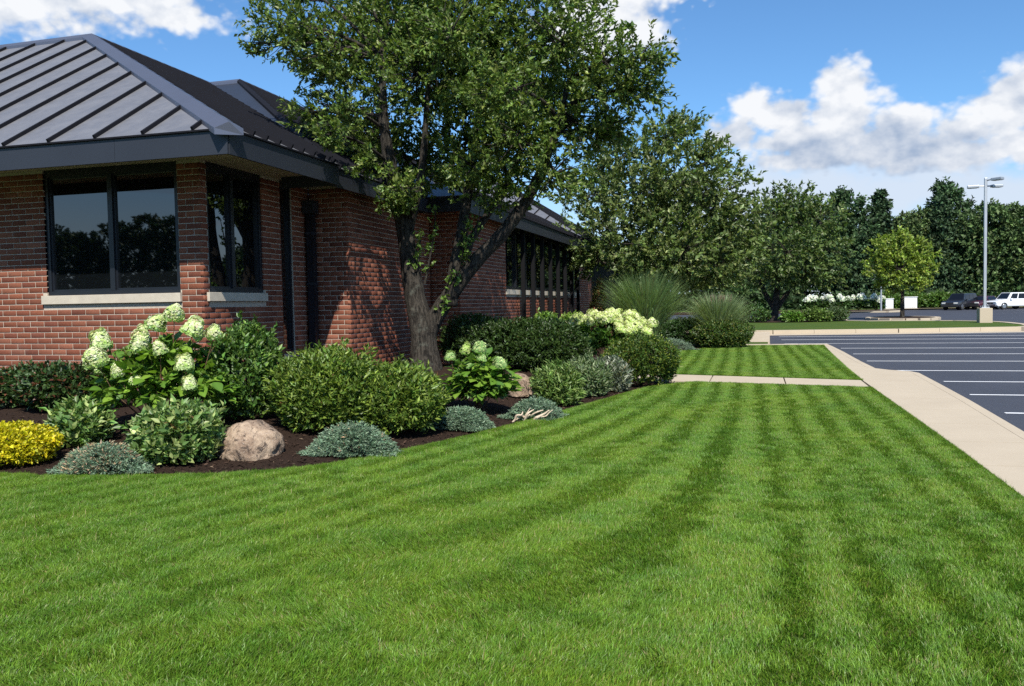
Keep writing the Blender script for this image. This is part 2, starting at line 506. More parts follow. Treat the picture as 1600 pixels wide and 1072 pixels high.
def sheet(name, poly, z, m, zfun=None, step=0, kind='structure', depth=0.0, parent=None):
    """flat polygon following the terrain; depth > 0 gives it sides"""
    bm = bmesh.new()
    vs = [bm.verts.new((x, y, 0)) for x, y in poly]
    f = bm.faces.new(vs)
    if f.normal.z < 0 or f.calc_area() and sum((poly[i][0] * poly[(i + 1) % len(poly)][1] - poly[(i + 1) % len(poly)][0] * poly[i][1]) for i in range(len(poly))) < 0:
        f.normal_flip()
    bmesh.ops.triangulate(bm, faces=bm.faces[:])
    ys = [p[1] for p in poly]; xs = [p[0] for p in poly]
    cuts = [y for y in (22, 27, 31, 35, 42, 50, 60, 72, 85) if min(ys) < y < max(ys)]
    if step:
        cuts = list(np.arange(min(ys) + step / 2, max(ys), step))
        for x in np.arange(min(xs) + step / 2, max(xs), step):
            bmesh.ops.bisect_plane(bm, geom=bm.verts[:] + bm.edges[:] + bm.faces[:], plane_co=(x, 0, 0), plane_no=(1, 0, 0))
    for y in cuts:
        bmesh.ops.bisect_plane(bm, geom=bm.verts[:] + bm.edges[:] + bm.faces[:], plane_co=(0, y, 0), plane_no=(0, 1, 0))
    for v in bm.verts:
        v.co.z = z + ter(v.co.y) + (zfun(v.co.x, v.co.y) if zfun else 0)
    if depth:
        bd = [e for e in bm.edges if len(e.link_faces) == 1]
        r = bmesh.ops.extrude_edge_only(bm, edges=bd)
        for v in [g for g in r['geom'] if isinstance(g, bmesh.types.BMVert)]:
            v.co.z -= depth
        bmesh.ops.recalc_face_normals(bm, faces=bm.faces[:])
    me = bpy.data.meshes.new(name); bm.to_mesh(me); bm.free()
    return link(name, me, MAT[m], parent, kind=kind)


sheet('ground', [(-900, -900), (900, -900), (900, 1500), (-900, 1500)], -0.25, 'field')

LAWN1 = EDGE_S + [(2.36, 16.92), (2.30, 10.0), (2.22, 6.0), (2.1, -14), (-16, -14)]
LAWN2 = [(-3.3, 20.35), (-1.45, 19.78), (2.38, 18.52), (2.46, 21.5), (2.62, 27.0), (2.78, 31.4), (1.2, 31.42), (0.1, 31.3), (-0.6, 30.75), (-1.3, 29.8), (-2.0, 28.1), (-2.5, 25), (-3.0, 22.5)]
BED1 = EDGE_S + [(-3.4, 18.42), (-8.2, 19.75), (-8.2, 16.4), (-9.1, 16.4), (-9.1, 12.85), (-16, 12.85)]
BED2 = [(-8.2, 21.7), (-3.4, 20.4), (-3.1, 22.5), (-2.6, 25), (-2.1, 28.1), (-1.4, 29.85), (-0.7, 30.85), (0.0, 31.4), (0.05, 32.6), (-1.6, 33.6), (-1.8, 41.4), (-7.3, 41.4), (-7.3, 21.6)]
sheet('lawn', LAWN1, 0.0, 'turf', step=1.5)
sheet('lawn', LAWN2, 0.0, 'turf', step=1.5)
sheet('planting_bed', BED1, 0.0, 'soil', zfun=lambda x, y: bedz(x, y) if x > -13 else 0.2, step=0.45)
sheet('planting_bed', BED2, 0.0, 'soil', zfun=lambda x, y: 0.02 + 0.03 * math.sin(x * 2.1) * math.sin(y * 1.7), step=0.9)
# cross walk and the walk along the kerb, poured in slabs with open joints
cw = empty('footpath'); tag(cw, kind='structure')
a0, a1 = np.array((-8.2, 19.8)), np.array((2.34, 16.98)); b0, b1 = np.array((-8.2, 21.6)), np.array((2.37, 18.48))
for i in range(7):
    t0, t1 = i / 7 + 0.0012, (i + 1) / 7 - 0.0012
    q = [a0 + (a1 - a0) * t0, a0 + (a1 - a0) * t1, b0 + (b1 - b0) * t1, b0 + (b1 - b0) * t0]
    sheet('slab', [tuple(p) for p in q], 0.012, 'concrete', depth=0.12, kind=None, parent=cw)
OUT = [(2.95, -8), (3.08, 4), (3.2, 8), (3.36, 11.4), (3.58, 15), (3.72, 18), (3.82, 20.4), (3.72, 20.85), (3.32, 21.25), (3.1, 21.7), (3.06, 24), (3.06, 28), (3.02, 31), (2.98, 32.2)]
INN = [(2.12, -14), (2.22, 6), (2.30, 10), (2.38, 18.5), (2.46, 21.5), (2.62, 27), (2.78, 31.4), (2.8, 32.2)]


def xat(line, y):
    return float(np.interp(y, [p[1] for p in line], [p[0] for p in line]))


sw = empty('pavement'); tag(sw, kind='structure')
YS = sorted(set([-8, -5, -2, 1, 4, 6.2, 7.7, 9.2, 10.7, 12.2, 13.7, 15.2, 16.7, 18.2, 19.5, 20.4, 22.2, 23.7, 25.2, 26.7, 28.2, 29.7, 31.0, 32.1]))
KW = 0.16
for i in range(len(YS) - 1):
    y0, y1 = YS[i] + 0.010, YS[i + 1] - 0.010
    ys = [y0] + [p[1] for p in OUT if y0 < p[1] < y1] + [y1]
    q = [(xat(INN, y) + 0.012, y) for y in (y0, y1)]
    q = q + [(xat(OUT, y) - KW, y) for y in reversed(ys)]
    sheet('slab', q, 0.014, 'concrete', depth=0.2, kind=None, parent=sw)
kb = empty('kerb'); tag(kb, kind='structure')
for i in range(len(YS) - 1):
    y0, y1 = YS[i] + 0.004, YS[i + 1] - 0.004
    ys = [y0] + [p[1] for p in OUT if y0 < p[1] < y1] + [y1]
    q = [(xat(OUT, y) - KW + 0.012, y) for y in ys] + [(xat(OUT, y), y) for y in reversed(ys)]
    sheet('kerb_stone', q, 0.010, 'concrete', depth=0.25, kind=None, parent=kb)
# kerb at the far end of the second lawn, pad beyond it
for x0, x1 in ((0.06, 1.0), (1.01, 1.95), (1.96, 2.96)):
    sheet('kerb_stone', [(x0, 31.45 + 0 * x0), (x1, 31.47), (x1, 32.15), (x0, 32.05)], 0.03, 'concrete', depth=0.3, kind=None, parent=kb)
pad = empty('footpath'); tag(pad, kind='structure')
for y0, y1 in ((33.7, 35.7), (35.71, 37.7), (37.71, 39.7), (39.71, 41.7)):
    sheet('slab', [(-1.6, y0), (1.02 + (y0 - 33.7) * .03, y0), (1.02 + (y1 - 33.7) * .03, y1), (-1.6, y1)], 0.03, 'concrete', depth=0.3, kind=None, parent=pad)
sheet('verge', [(-1.55, 32.2), (0.9, 32.2), (0.95, 33.66), (-1.55, 33.66)], 0.02, 'turf', depth=0.3)

# asphalt
sheet('car_park', [(2.7, -30), (120, -30), (120, 118), (-60, 118), (-60, 43.0), (0.9, 43.0), (0.9, 32.0), (2.7, 32.0)], -0.10, 'asphalt')
LINES = [11.5, 14.29, 16.9, 19.5, 22.35, 25.45, 28.45, 31.45, 34.55, 37.2, 39.6, 41.6]
pm = empty('road_markings'); tag(pm, kind='structure')
for y in LINES:
    x0 = (xat(OUT, y) + 0.35) if y < 32 else 1.6
    n = 6; pts = []
    for k in range(n + 1):
        pts.append((x0 + (x0 + 26 - x0) * k / n, y))
    m = MB(); hw = 0.055
    for k in range(n):
        a, b = pts[k], pts[k + 1]
        z = -0.10 + ter(y) + 0.004
        m.quad((a[0], y - hw, z + 0.001 * 0), (b[0], y - hw, z), (b[0], y + hw, z), (a[0], y + hw, z))
    o = m.build('bay_line', MAT['line_paint'], pm)
    for v in o.data.vertices:
        v.co.z = -0.10 + ter(v.co.y) + 0.005

# island with the lamp, kerb of separate stones
ISL_F = [(-9, 42.2), (1.4, 42.2), (7.0, 42.7), (12.4, 43.8)]
ISL_B = [(13.0, 44.6), (13.3, 46.5), (13.2, 49), (12.7, 51.2), (11.6, 52.6), (9.6, 53.4), (7.2, 53.8), (6.0, 55.2), (6.2, 58.5), (4.6, 61.5), (0, 63), (-9, 63)]
isl = ISL_F + ISL_B
sheet('island_lawn', isl, 0.06, 'turf', step=3, depth=0.3)


def kerb_ring(parent, pts, w, top, seglen=1.6, closed=False):
    """kerb stones along a line, w wide to its right hand side"""
    P = [np.array(p, float) for p in pts]
    if closed: P.append(P[0])
    seq = []
    for i in range(len(P) - 1):
        L = np.linalg.norm(P[i + 1] - P[i]); n = max(1, round(L / seglen))
        for k in range(n):
            seq.append((P[i] + (P[i + 1] - P[i]) * k / n, P[i] + (P[i + 1] - P[i]) * (k + 1) / n))
    for a, b in seq:
        d = (b - a) / np.linalg.norm(b - a); nrm = np.array((d[1], -d[0]))
        a2, b2 = a + d * 0.006, b - d * 0.006
        sheet('kerb_stone', [tuple(a2 + nrm * w), tuple(b2 + nrm * w), tuple(b2 - nrm * 0.02), tuple(a2 - nrm * 0.02)], top, 'concrete', depth=0.32, kind=None, parent=parent)


kerb_ring(kb, ISL_F + ISL_B[:10], 0.34, 0.085, 2.2)
# gutter strip in front of that kerb
for i in range(3):
    a, b = ISL_F[i], ISL_F[i + 1]
    sheet('gutter', [(a[0], a[1] - 1.5), (b[0] + (0.6 if i == 2 else 0), b[1] - 1.5), (b[0], b[1] - 0.36), (a[0], a[1] - 0.36)], -0.094, 'concrete')
tre = [(10.5 + 2.0 * math.cos(a), 61.8 + 3.2 * math.sin(a)) for a in np.linspace(0, 2 * math.pi, 18, endpoint=False)]
sheet('planting_bed', tre, 0.05, 'soil', depth=0.3)
kerb_ring(kb, tre, 0.3, 0.07, 1.2, True)
t3 = [(2.4 + 4.2 * math.cos(a), 57.5 + 5.0 * math.sin(a)) for a in np.linspace(0, 2 * math.pi, 20, endpoint=False)]
sheet('planting_bed', t3, 0.075, 'soil', step=2)
# bed with the white shrubs and the verge at the far side
fb = [(-60, 86.5), (4, 86.5), (9, 87.5), (13.2, 86.0), (14.8, 88), (14.6, 100), (-60, 100)]
sheet('planting_bed', fb, 0.04, 'soil', depth=0.3)
kerb_ring(kb, [(4, 86.5), (9, 87.5), (13.2, 86.0), (14.8, 88), (14.6, 100)], 0.3, 0.07, 2.5)
sheet('verge', [(-60, 100.2), (14.7, 100.2), (19, 104), (70, 106), (70, 119), (-60, 119)], 0.03, 'turf', depth=0.3)
kerb_ring(kb, [(14.7, 100.2), (19, 104), (30, 104.6), (45, 105.2)], 0.3, 0.05, 3)

# ------------------------------------------------------------------ building
BLD = empty('office_building', (-9.2, 12.8, 0))
tag(BLD, 'single-storey red brick office with dark standing-seam metal hip roofs', 'building')
BO = Vector((-9.2, 12.8, 0))


def bpart(mb, name, m, parent=None, smooth=False, bevel=0.0, kind=None):
    o = mb.build(name, MAT[m], None, smooth, bevel, kind)
    o.parent = parent if parent is not None else BLD
    o.location = -BO if o.parent == BLD else (0, 0, 0)
    return o


rng = np.random.default_rng(11)
CH, BL, JT = 0.1065, 0.32, 0.0145         # course height, brick module, joint
brick_cols = [(0.208, 0.074, 0.042), (0.185, 0.063, 0.037), (0.225, 0.084, 0.050), (0.165, 0.055, 0.034), (0.200, 0.074, 0.045), (0.235, 0.092, 0.056), (0.192, 0.066, 0.038), (0.160, 0.056, 0.036)]
VAR = [tuple(np.array(brick_cols[i % 8]) * rng.uniform(0.88, 1.12)) for i in range(16)]


def brick_rects(length, z0, z1, holes, dark=()):
    out = []
    nz = int((z1 - z0) / CH)
    for r in range(nz):
        za = z0 + r * CH; zb = za + CH - JT
        u = -(BL / 2 if r % 2 else 0.0)
        while u < length:
            a, b = max(u, 0), min(u + BL - JT, length); u += BL
            spans = [(a, b)]
            for (h0, h1, hz0, hz1) in holes:
                if zb > hz0 + 0.002 and za < hz1 - 0.002:
                    new = []
                    for s0, s1 in spans:
                        if s1 <= h0 or s0 >= h1: new.append((s0, s1)); continue
                        if s0 < h0: new.append((s0, h0))
                        if s1 > h1: new.append((h1, s1))
                    spans = new
            out += [(s0, s1, za, zb) for s0, s1 in spans if s1 - s0 > 0.03]
    return out


# wall runs: (name, origin xy, direction, outward normal, length, holes, top)
WIN_A = (16.9 - 12.62 + 0.0, 0, 0, 0)
walls = []


def wall_run(o, d, nrm, length, holes, top=4.36, z0=-0.05):
    walls.append((np.array(o, float), np.array(d, float), np.array(nrm, float), length, holes, top, z0))


FX0 = -22.0                                # left end of the front wall
wall_run((FX0, 12.8), (1, 0), (0, -1), -9.2 - FX0, [(-12.62 - FX0, -9.69 - FX0, 2.02, 9), (-12.72 - FX0, -9.66 - FX0, 1.85, 2.02), (-17.6 - FX0, -14.6 - FX0, 2.02, 9), (-17.7 - FX0, -14.5 - FX0, 1.85, 2.02)])
wall_run((-9.2, 12.8), (0, 1), (1, 0), 3.8, [(0.17, 1.95, 2.02, 9), (0.14, 2.0, 1.85, 2.02), (2.62, 3.08, 0.75, 9)])
wall_run((-9.2, 16.6), (1, 0), (0, -1), 0.95, [])
wall_run((-8.25, 16.6), (0, 1), (1, 0), 4.9, [])
wall_run((-8.25, 21.5), (1, 0), (0, -1), 0.85, [])
wall_run((-7.4, 21.5), (0, 1), (1, 0), 20.5, [(4.6, 17.2, 2.2, 9), (4.6, 17.3, 2.06, 2.2)])
cand = []
proj_c = np.array((0, 0, EYE)); FWN = np.array(fw)
for wi, (o, d, nrm, length, holes, top, z0) in enumerate(walls):
    # mortar backing, with the openings left out
    m = MB()
    us = sorted(set([0, length] + [h[0] for h in holes] + [h[1] for h in holes]))
    zs = sorted(set([z0 - 0.2, top] + [min(h[2], top) for h in holes] + [min(h[3], top) for h in holes]))
    for i in range(len(us) - 1):
        for j in range(len(zs) - 1):
            if zs[j + 1] - zs[j] < 1e-4: continue
            uc, zc = (us[i] + us[i + 1]) / 2, (zs[j] + zs[j + 1]) / 2
            if any(h[0] < uc < h[1] and h[2] < zc < h[3] for h in holes): continue
            # a thick piece of wall 9 mm behind the brick faces
            A = o + d * (us[i] + (0.010 if i == 0 else 0)); B = o + d * (us[i + 1] - (0.010 if i == len(us) - 2 else 0)); n1 = -nrm * 0.009; n2 = -nrm * 0.155
            m.prism([(*(A + n1), zs[j]), (*(B + n1), zs[j]), (*(B + n2), zs[j]), (*(A + n2), zs[j])], (0, 0, zs[j + 1] - zs[j]))
    w = bpart(m, 'brick_wall', 'mortar')
    rects = brick_rects(length, z0, top, holes)
    for (a, b, za, zb) in rects:
        P = np.array((*(o + d * (a + b) / 2), (za + zb) / 2))
        v = P - proj_c; zcam = v @ FWN
        facing = abs((v[:2] @ nrm) / np.linalg.norm(v))
        xo = v @ np.array(rr) / max(zcam, 0.1)
        score = (b - a) * (zb - za) * facing / zcam ** 2 * 1e6
        vis = zcam > 1 and abs(xo) < 0.62 and P[2] > 0.95
        if wi == 1 and P[2] < 1.2: vis = False
        cand.append((score if vis else -1.0, wi, w, a, b, za, zb))
cand.sort(key=lambda c: -c[0])


def brick_geo(L, H, D=0.06):
    e = 0.004
    V = [(-L / 2, D, -H / 2), (L / 2, D, -H / 2), (L / 2, D, H / 2), (-L / 2, D, H / 2),
         (-L / 2, e, -H / 2), (L / 2, e, -H / 2), (L / 2, e, H / 2), (-L / 2, e, H / 2),
         (-L / 2 + e, 0, -H / 2 + e), (L / 2 - e, 0, -H / 2 + e), (L / 2 - e, 0, H / 2 - e), (-L / 2 + e, 0, H / 2 - e)]
    F = [(8, 9, 10, 11), (4, 5, 9, 8), (5, 6, 10, 9), (6, 7, 11, 10), (7, 4, 8, 11), (0, 1, 5, 4), (1, 2, 6, 5), (2, 3, 7, 6), (3, 0, 4, 7)]
    return np.array(V), np.array(F)


bmeshes = {}
restV, restF, restC, nrest = {}, {}, {}, {}
for idx, (score, wi, w, a, b, za, zb) in enumerate(cand):
    o, d, nrm = walls[wi][:3]
    L, H = round(b - a, 3), zb - za
    P = np.array((*(o + d * (a + b) / 2), (za + zb) / 2)); P[:2] += nrm * rng.uniform(-0.0025, 0.002)
    ang = math.atan2(d[1], d[0])
    ci = int(rng.integers(0, 16))
    if idx < 300 and score > 0:
        k = (L, ci)
        if k not in bmeshes:
            V, F = brick_geo(L, H)
            me = np_mesh('brick', V, F, np.tile(np.array(VAR[ci]), (len(V), 1))); me.materials.append(MAT['brick']); bmeshes[k] = me
        ob = bpy.data.objects.new('brick', bmeshes[k]); COL.objects.link(ob); ob.parent = w
        ob.location = P; ob.rotation_euler = (rng.normal(0, 0.004), rng.normal(0, 0.003), ang + rng.normal(0, 0.003))
    else:
        V, F = brick_geo(L, H)
        c, s_ = math.cos(ang), math.sin(ang)
        Vw = np.stack([V[:, 0] * c - V[:, 1] * s_, V[:, 0] * s_ + V[:, 1] * c, V[:, 2]], 1) + P
        n0 = nrest.get(w, 0)
        restV.setdefault(w, []).append(Vw); restF.setdefault(w, []).append(F + n0); nrest[w] = n0 + len(V)
        restC.setdefault(w, []).append(np.tile(np.array(VAR[ci]), (len(V), 1)))
for w in restV:
    me = np_mesh('bricks', np.concatenate(restV[w]), np.concatenate(restF[w]), np.concatenate(restC[w]))
    ob = link('brickwork', me, MAT['brick'], w, kind='stuff')

# windows
def window(u0, u1, z0, z1, mull, frame_pt, label=None, sill=True, fw_=0.075, depth=0.10, transom=None):
    """frame_pt(u, w, z) -> world; w is how far outside the wall face"""
    def bx(m, ua, ub, wa, wb, za, zb):
        p = [frame_pt(ua, wa, za), frame_pt(ub, wa, za), frame_pt(ub, wb, za), frame_pt(ua, wb, za)]
        m.prism(p, (0, 0, zb - za)); return m
    m = MB()
    bx(m, u0, u0 + fw_, -0.16, -depth + 0.06, z0, z1); bx(m, u1 - fw_, u1, -0.16, -depth + 0.06, z0, z1)
    bx(m, u0 + fw_, u1 - fw_, -0.16, -depth + 0.06, z0, z0 + fw_); bx(m, u0 + fw_, u1 - fw_, -0.16, -depth + 0.06, z1 - 0.13, z1)
    wn = bpart(m, 'window', 'black_frame')
    if label: wn['label'] = label
    us = [u0 + fw_] + list(mull) + [u1 - fw_]
    for k in mull:
        bpart(bx(MB(), k - 0.05, k + 0.05, -0.158, -depth + 0.065, z0 + fw_, z1 - 0.13), 'mullion', 'black_frame', wn)
    for i in range(len(us) - 1):
        a = us[i] + (0.05 if i else 0); b = us[i + 1] - (0.05 if i < len(us) - 2 else 0)
        # sash round each pane, then the pane
        s = MB(); q = 0.035
        bx(s, a, a + q, -0.15, -depth + 0.03, z0 + fw_, z1 - 0.13); bx(s, b - q, b, -0.15, -depth + 0.03, z0 + fw_, z1 - 0.13)
        bx(s, a + q, b - q, -0.15, -depth + 0.03, z0 + fw_, z0 + fw_ + q); bx(s, a + q, b - q, -0.15, -depth + 0.03, z1 - 0.13 - q, z1 - 0.13)
        bpart(s, 'sash', 'black_frame', wn)
        bpart(bx(MB(), a + q, b - q, -0.145, -depth - 0.005, z0 + fw_ + q, z1 - 0.13 - q), 'pane', 'tinted_glass', wn)
    if sill:
        bpart(bx(MB(), u0 - 0.09, u1 + 0.03, -0.2, 0.055, z0 - 0.165, z0 - 0.004), 'window_sill', 'limestone', bevel=0.006)
    return wn


front = lambda u, w, z: (u, 12.8 - w, z)
sideA = lambda u, w, z: (-9.2 + w, u, z)
sideC = lambda u, w, z: (-7.4 + w, u, z)
window(-12.62, -9.69, 2.02, 4.357, [-11.16], front)
window(-17.6, -14.6, 2.02, 4.357, [-16.1], front)
window(12.97, 14.75, 2.02, 4.357, [13.78], sideA)
window(15.42, 15.88, 0.76, 4.357, [], sideA, sill=False, fw_=0.05)
window(26.1, 38.7, 2.2, 4.357, [27.5, 28.9, 30.3, 31.7, 33.1, 34.5, 35.9, 37.3], sideC)
# slim black posts standing before the long window
for y in (27.5, 28.9, 30.3, 31.7, 33.1, 34.5, 35.9, 37.3):
    bpart(MB().box(-7.25, -7.12, y - 0.065, y + 0.065, 0.0, 4.358), 'post', 'post_black')
# soffits, fascias
def soffit(poly):
    m = MB(); m.prism([(x, y, 4.362) for x, y in poly], (0, 0, 0.03)); bpart(m, 'soffit', 'soffit')


soffit([(FX0, 11.52), (-7.77, 11.52), (-7.77, 15.18), (-9.35, 15.18), (-9.35, 12.95), (FX0, 12.95)])
soffit([(-9.35, 15.19), (-7.92, 15.19), (-7.92, 21.6), (-9.35, 21.6)])
soffit([(-7.915, 20.5), (-6.92, 20.5), (-6.92, 42), (-7.915, 42)])
# fascia boards, butted with open joints
for x0, x1 in ((-22, -19.0), (-18.99, -15.95), (-15.945, -12.9), (-12.895, -9.85), (-9.845, -7.745)):
    bpart(MB().box(x0, x1, 11.48, 11.52, 4.135, 4.505), 'fascia', 'fascia')
bpart(MB().box(-7.77, -7.73, 11.523, 15.16, 4.135, 4.505), 'fascia', 'fascia')
bpart(MB().box(-9.0, -7.733, 15.163, 15.2, 4.135, 4.505), 'fascia', 'fascia')
for y0, y1 in ((15.203, 18.2), (18.205, 20.5)):
    bpart(MB().box(-7.92, -7.88, y0, y1, 4.135, 4.49), 'fascia', 'fascia')
bpart(MB().box(-8.6, -6.9, 20.46, 20.5, 4.135, 4.505), 'fascia', 'fascia')
for y0, y1 in ((20.503, 24.6), (24.605, 28.8), (28.805, 33.0), (33.005, 37.4), (37.405, 42)):
    bpart(MB().box(-6.92, -6.88, y0, y1, 4.135, 4.505), 'fascia', 'fascia')
# drip edge under the panels of the front slope
bpart(MB().box(-22, -7.70, 11.44, 11.53, 4.508, 4.535), 'drip_edge', 'seam_metal')
bpart(MB().box(-7.765, -7.69, 11.533, 15.19, 4.508, 4.535), 'drip_edge', 'seam_metal')
bpart(MB().box(-7.93, -7.84, 15.2, 20.5, 4.493, 4.52), 'drip_edge', 'seam_metal')
bpart(MB().box(-6.93, -6.84, 20.5, 42, 4.508, 4.535), 'drip_edge', 'seam_metal')
# downspout in the corner of the step
m = MB().box(-9.14, -8.98, 16.35, 16.5, 0.1, 3.75)
ds = bpart(m, 'downspout', 'black_frame')
bpart(MB().prism([(-9.18, 16.28, 3.75), (-8.92, 16.28, 3.75), (-8.92, 16.52, 3.75), (-9.18, 16.52, 3.75)], (0, 0, 0.28)), 'leader_head', 'fascia', ds)
for z in (0.9, 2.2, 3.3):
    bpart(MB().box(-9.16, -8.965, 16.34, 16.505, z, z + 0.05), 'strap', 'fascia', ds)

# roofs: planes of separate pans with standing seams
def roof_plane(e0, e1, top_fn, pitch, first=0.0, rib=0.058):
    """eave e0 -> e1; top_fn(s) gives the point where the pan edge at eave distance s ends"""
    e0, e1 = Vector(e0), Vector(e1); L = (e1 - e0).length; d = (e1 - e0) / L
    up = None
    for k in range(1, 40):
        q = Vector(top_fn(L * k / 40)) - (e0 + d * (L * k / 40))
        if q.length > 0.5: up = q.normalized(); break
    n = d.cross(up).normalized()
    if n.z < 0: n = -n
    edges = [0.0] + list(np.arange(first, L, pitch)) + [L]
    edges = sorted(set(round(float(x), 4) for x in edges)); root = None
    for i in range(len(edges) - 1):
        a, b = edges[i], edges[i + 1]
        if b - a < 0.02: continue
        ss = sorted([a, b] + [x for x in top_fn.knots if a < x < b])
        pts = [e0 + d * a, e0 + d * b] + [Vector(top_fn(x)) for x in reversed(ss)]
        cl = []
        for p in pts:
            if not cl or (p - cl[-1]).length > 1e-3: cl.append(p)
        if len(cl) > 2 and (cl[0] - cl[-1]).length < 1e-3: cl.pop()
        if len(cl) < 3: continue
        m = MB().prism([tuple(p) for p in cl], tuple(-n * 0.03))
        if root is None:
            root = bpart(m, 'roof', 'roof_metal')
        else:
            bpart(m, 'roof_panel', 'roof_metal', root)
    for s in edges[1:-1]:
        A = e0 + d * s; B = Vector(top_fn(s))
        if (B - A).length < 0.15: continue
        w = d * 0.021; h = n * rib; lo = -n * 0.01; g = (A - B).normalized() * 0.015
        m = MB().prism([tuple(A + g - w + lo), tuple(A + g + w + lo), tuple(A + g + w + h), tuple(A + g - w + h)], tuple(B - A))
        bpart(m, 'roof_seam', 'seam_metal', root)
    return root, n


def topline(e0, d, knots):
    """knots: list of (s, point) piecewise linear"""
    S = [k[0] for k in knots]; P = np.array([k[1] for k in knots], float)

    def fn(s):
        return tuple(float(np.interp(s, S, P[:, i])) for i in range(3))
    fn.knots = S
    return fn


ZE = 4.54
APX = (-16.0, 18.0, 8.72)
# front slope of the near roof
LF = 22 - 7.72
fn = topline(None, None, [(0, (-22, 18.0, 8.72)), (LF - (16.0 - 7.72), APX), (LF, (-7.72, 11.46, ZE))])
roof_plane((-22, 11.46, ZE), (-7.72, 11.46, ZE), fn, 0.93, first=LF - 0.62 - 0.93 * 14)
# right slope of the near roof, ending in the valley
fn = topline(None, None, [(0, (-7.72, 11.46, ZE)), (6.54 * 0 + 3.74, (-13.2, 15.82, 0))])
LA = 15.2 - 11.46
sA = (8.72 - ZE) / (16.0 - 7.72)


def planeA(x, y):
    return (x, y, ZE + sA * (-7.72 - x))


# hip from the corner to the apex, ridge to y = 22.7, valley back down to the end of the eave
fnA = topline(None, None, [(0.0, (-7.72, 11.46, ZE)), (3.74, planeA(-7.72 - 8.28 * 3.74 / 6.54, 15.2))])
roof_plane((-7.72, 11.46, ZE), (-7.72, 15.2, ZE), fnA, 0.40, first=0.3, rib=0.085)
# the rest of that slope, above the valley
xa = -7.72 - 8.28 * 3.74 / 6.54
mm = MB().prism([planeA(-7.72, 15.2), planeA(-16, 22.7), APX, planeA(xa, 15.2)], (-0.012, 0, -0.03))
upper = bpart(mm, 'roof', 'roof_metal')
for y in np.arange(15.5, 22.4, 0.40):
    x_lo = -7.72 - 8.28 * (y - 15.2) / 7.5
    x_hi = -7.72 - 8.28 * (y - 11.46) / 6.54 if y < 18 else -16.0
    if x_lo - x_hi < 0.2: continue
    p, q = Vector(planeA(x_lo, y)), Vector(planeA(x_hi, y)); n = Vector((sA, 0, 1)).normalized()
    m = MB().prism([tuple(p + Vector((0, -.02, 0)) - n * .01), tuple(p + Vector((0, .02, 0)) - n * .01), tuple(p + Vector((0, .02, 0)) + n * .085), tuple(p + Vector((0, -.02, 0)) + n * .085)], tuple(q - p))
    bpart(m, 'roof_seam', 'seam_metal', upper)


def ridge_cap(p, q, name='ridge_cap', w=0.17, mname='ridge_metal', n1=None, n2=None):
    """bent metal strip over a hip or ridge; n1, n2 are the unit down-slope directions on both sides"""
    p, q = Vector(p), Vector(q); a, b = Vector(n1) * w, Vector(n2) * w; up = Vector((0, 0, 0.075)); th = Vector((0, 0, -0.10))
    prof = [a + up, up * 1.25, b + up, b + up + th, a + up + th]
    m = MB().prism([tuple(p + k) for k in prof], tuple(q - p)); bpart(m, name, mname)


fs = Vector((0, -6.54, ZE - 8.72)).normalized(); rs_ = Vector((1, 0, -sA)).normalized()
hip = (Vector(APX) - Vector((-7.72, 11.46, ZE))).normalized()
pf = (fs - hip * fs.dot(hip)).normalized(); pr = (rs_ - hip * rs_.dot(hip)).normalized()
ridge_cap((-7.66, 11.42, ZE - 0.02), APX, 'hip_cap', 0.24, 'ridge_metal', pf, pr)
ridge_cap(APX, (-22, 18.0, 8.72), 'ridge_cap', 0.2, 'ridge_metal', fs, Vector((0, 1, -0.5)).normalized())
ridge_cap(APX, (-16, 22.9, 8.72), 'ridge_cap', 0.2, 'ridge_metal', Vector((-1, 0, -0.5)).normalized(), rs_)
bpart(MB().prism([APX, (-16, 22.7, 8.72), (-22, 24, 6.5), (-22, 18, 8.72)], (0, 0.0, -0.04)), 'roof', 'roof_metal')
# second roof: hip end facing the lawn, long right slope
AP2 = (-15.64, 24.0, 9.06); sB = (9.06 - 4.52) / (15.64 - 7.86)


def planeB(x, y):
    return (x, y, 4.52 + sB * (-7.86 - x))


LB = 36 - 15.2
fnB = topline(None, None, [(0.0, planeB(-7.86, 15.2)), (24.0 - 15.2, AP2), (LB, (-15.64, 36, 9.06))])
roof_plane((-7.86, 15.2, 4.52), (-7.86, 36, 4.52), fnB, 0.40, first=0.3, rib=0.085)
hpB = Vector(AP2) - Vector(planeB(-7.86, 15.2))
bpart(MB().prism([planeB(-7.86, 15.2), AP2, (-17.2, 24.0, 9.06), (-24, 15.2, 4.52)], (0, 0.03, -0.03)), 'roof', 'fascia')
hB = hpB.normalized(); fB = Vector((0, -8.8, -4.54)).normalized(); rB = Vector((1, 0, -sB)).normalized()
ridge_cap(planeB(-7.86, 15.2), AP2, 'hip_cap', 0.10, 'seam_metal', (fB - hB * fB.dot(hB)).normalized(), (rB - hB * rB.dot(hB)).normalized())
ridge_cap(AP2, (-17.2, 24, 9.06), 'ridge_cap', 0.18, 'ridge_metal', fB, Vector((0, 1, -.5)).normalized())
ridge_cap(AP2, (-15.64, 36, 9.06), 'ridge_cap', 0.18, 'ridge_metal', Vector((-1, 0, -.5)).normalized(), rB)
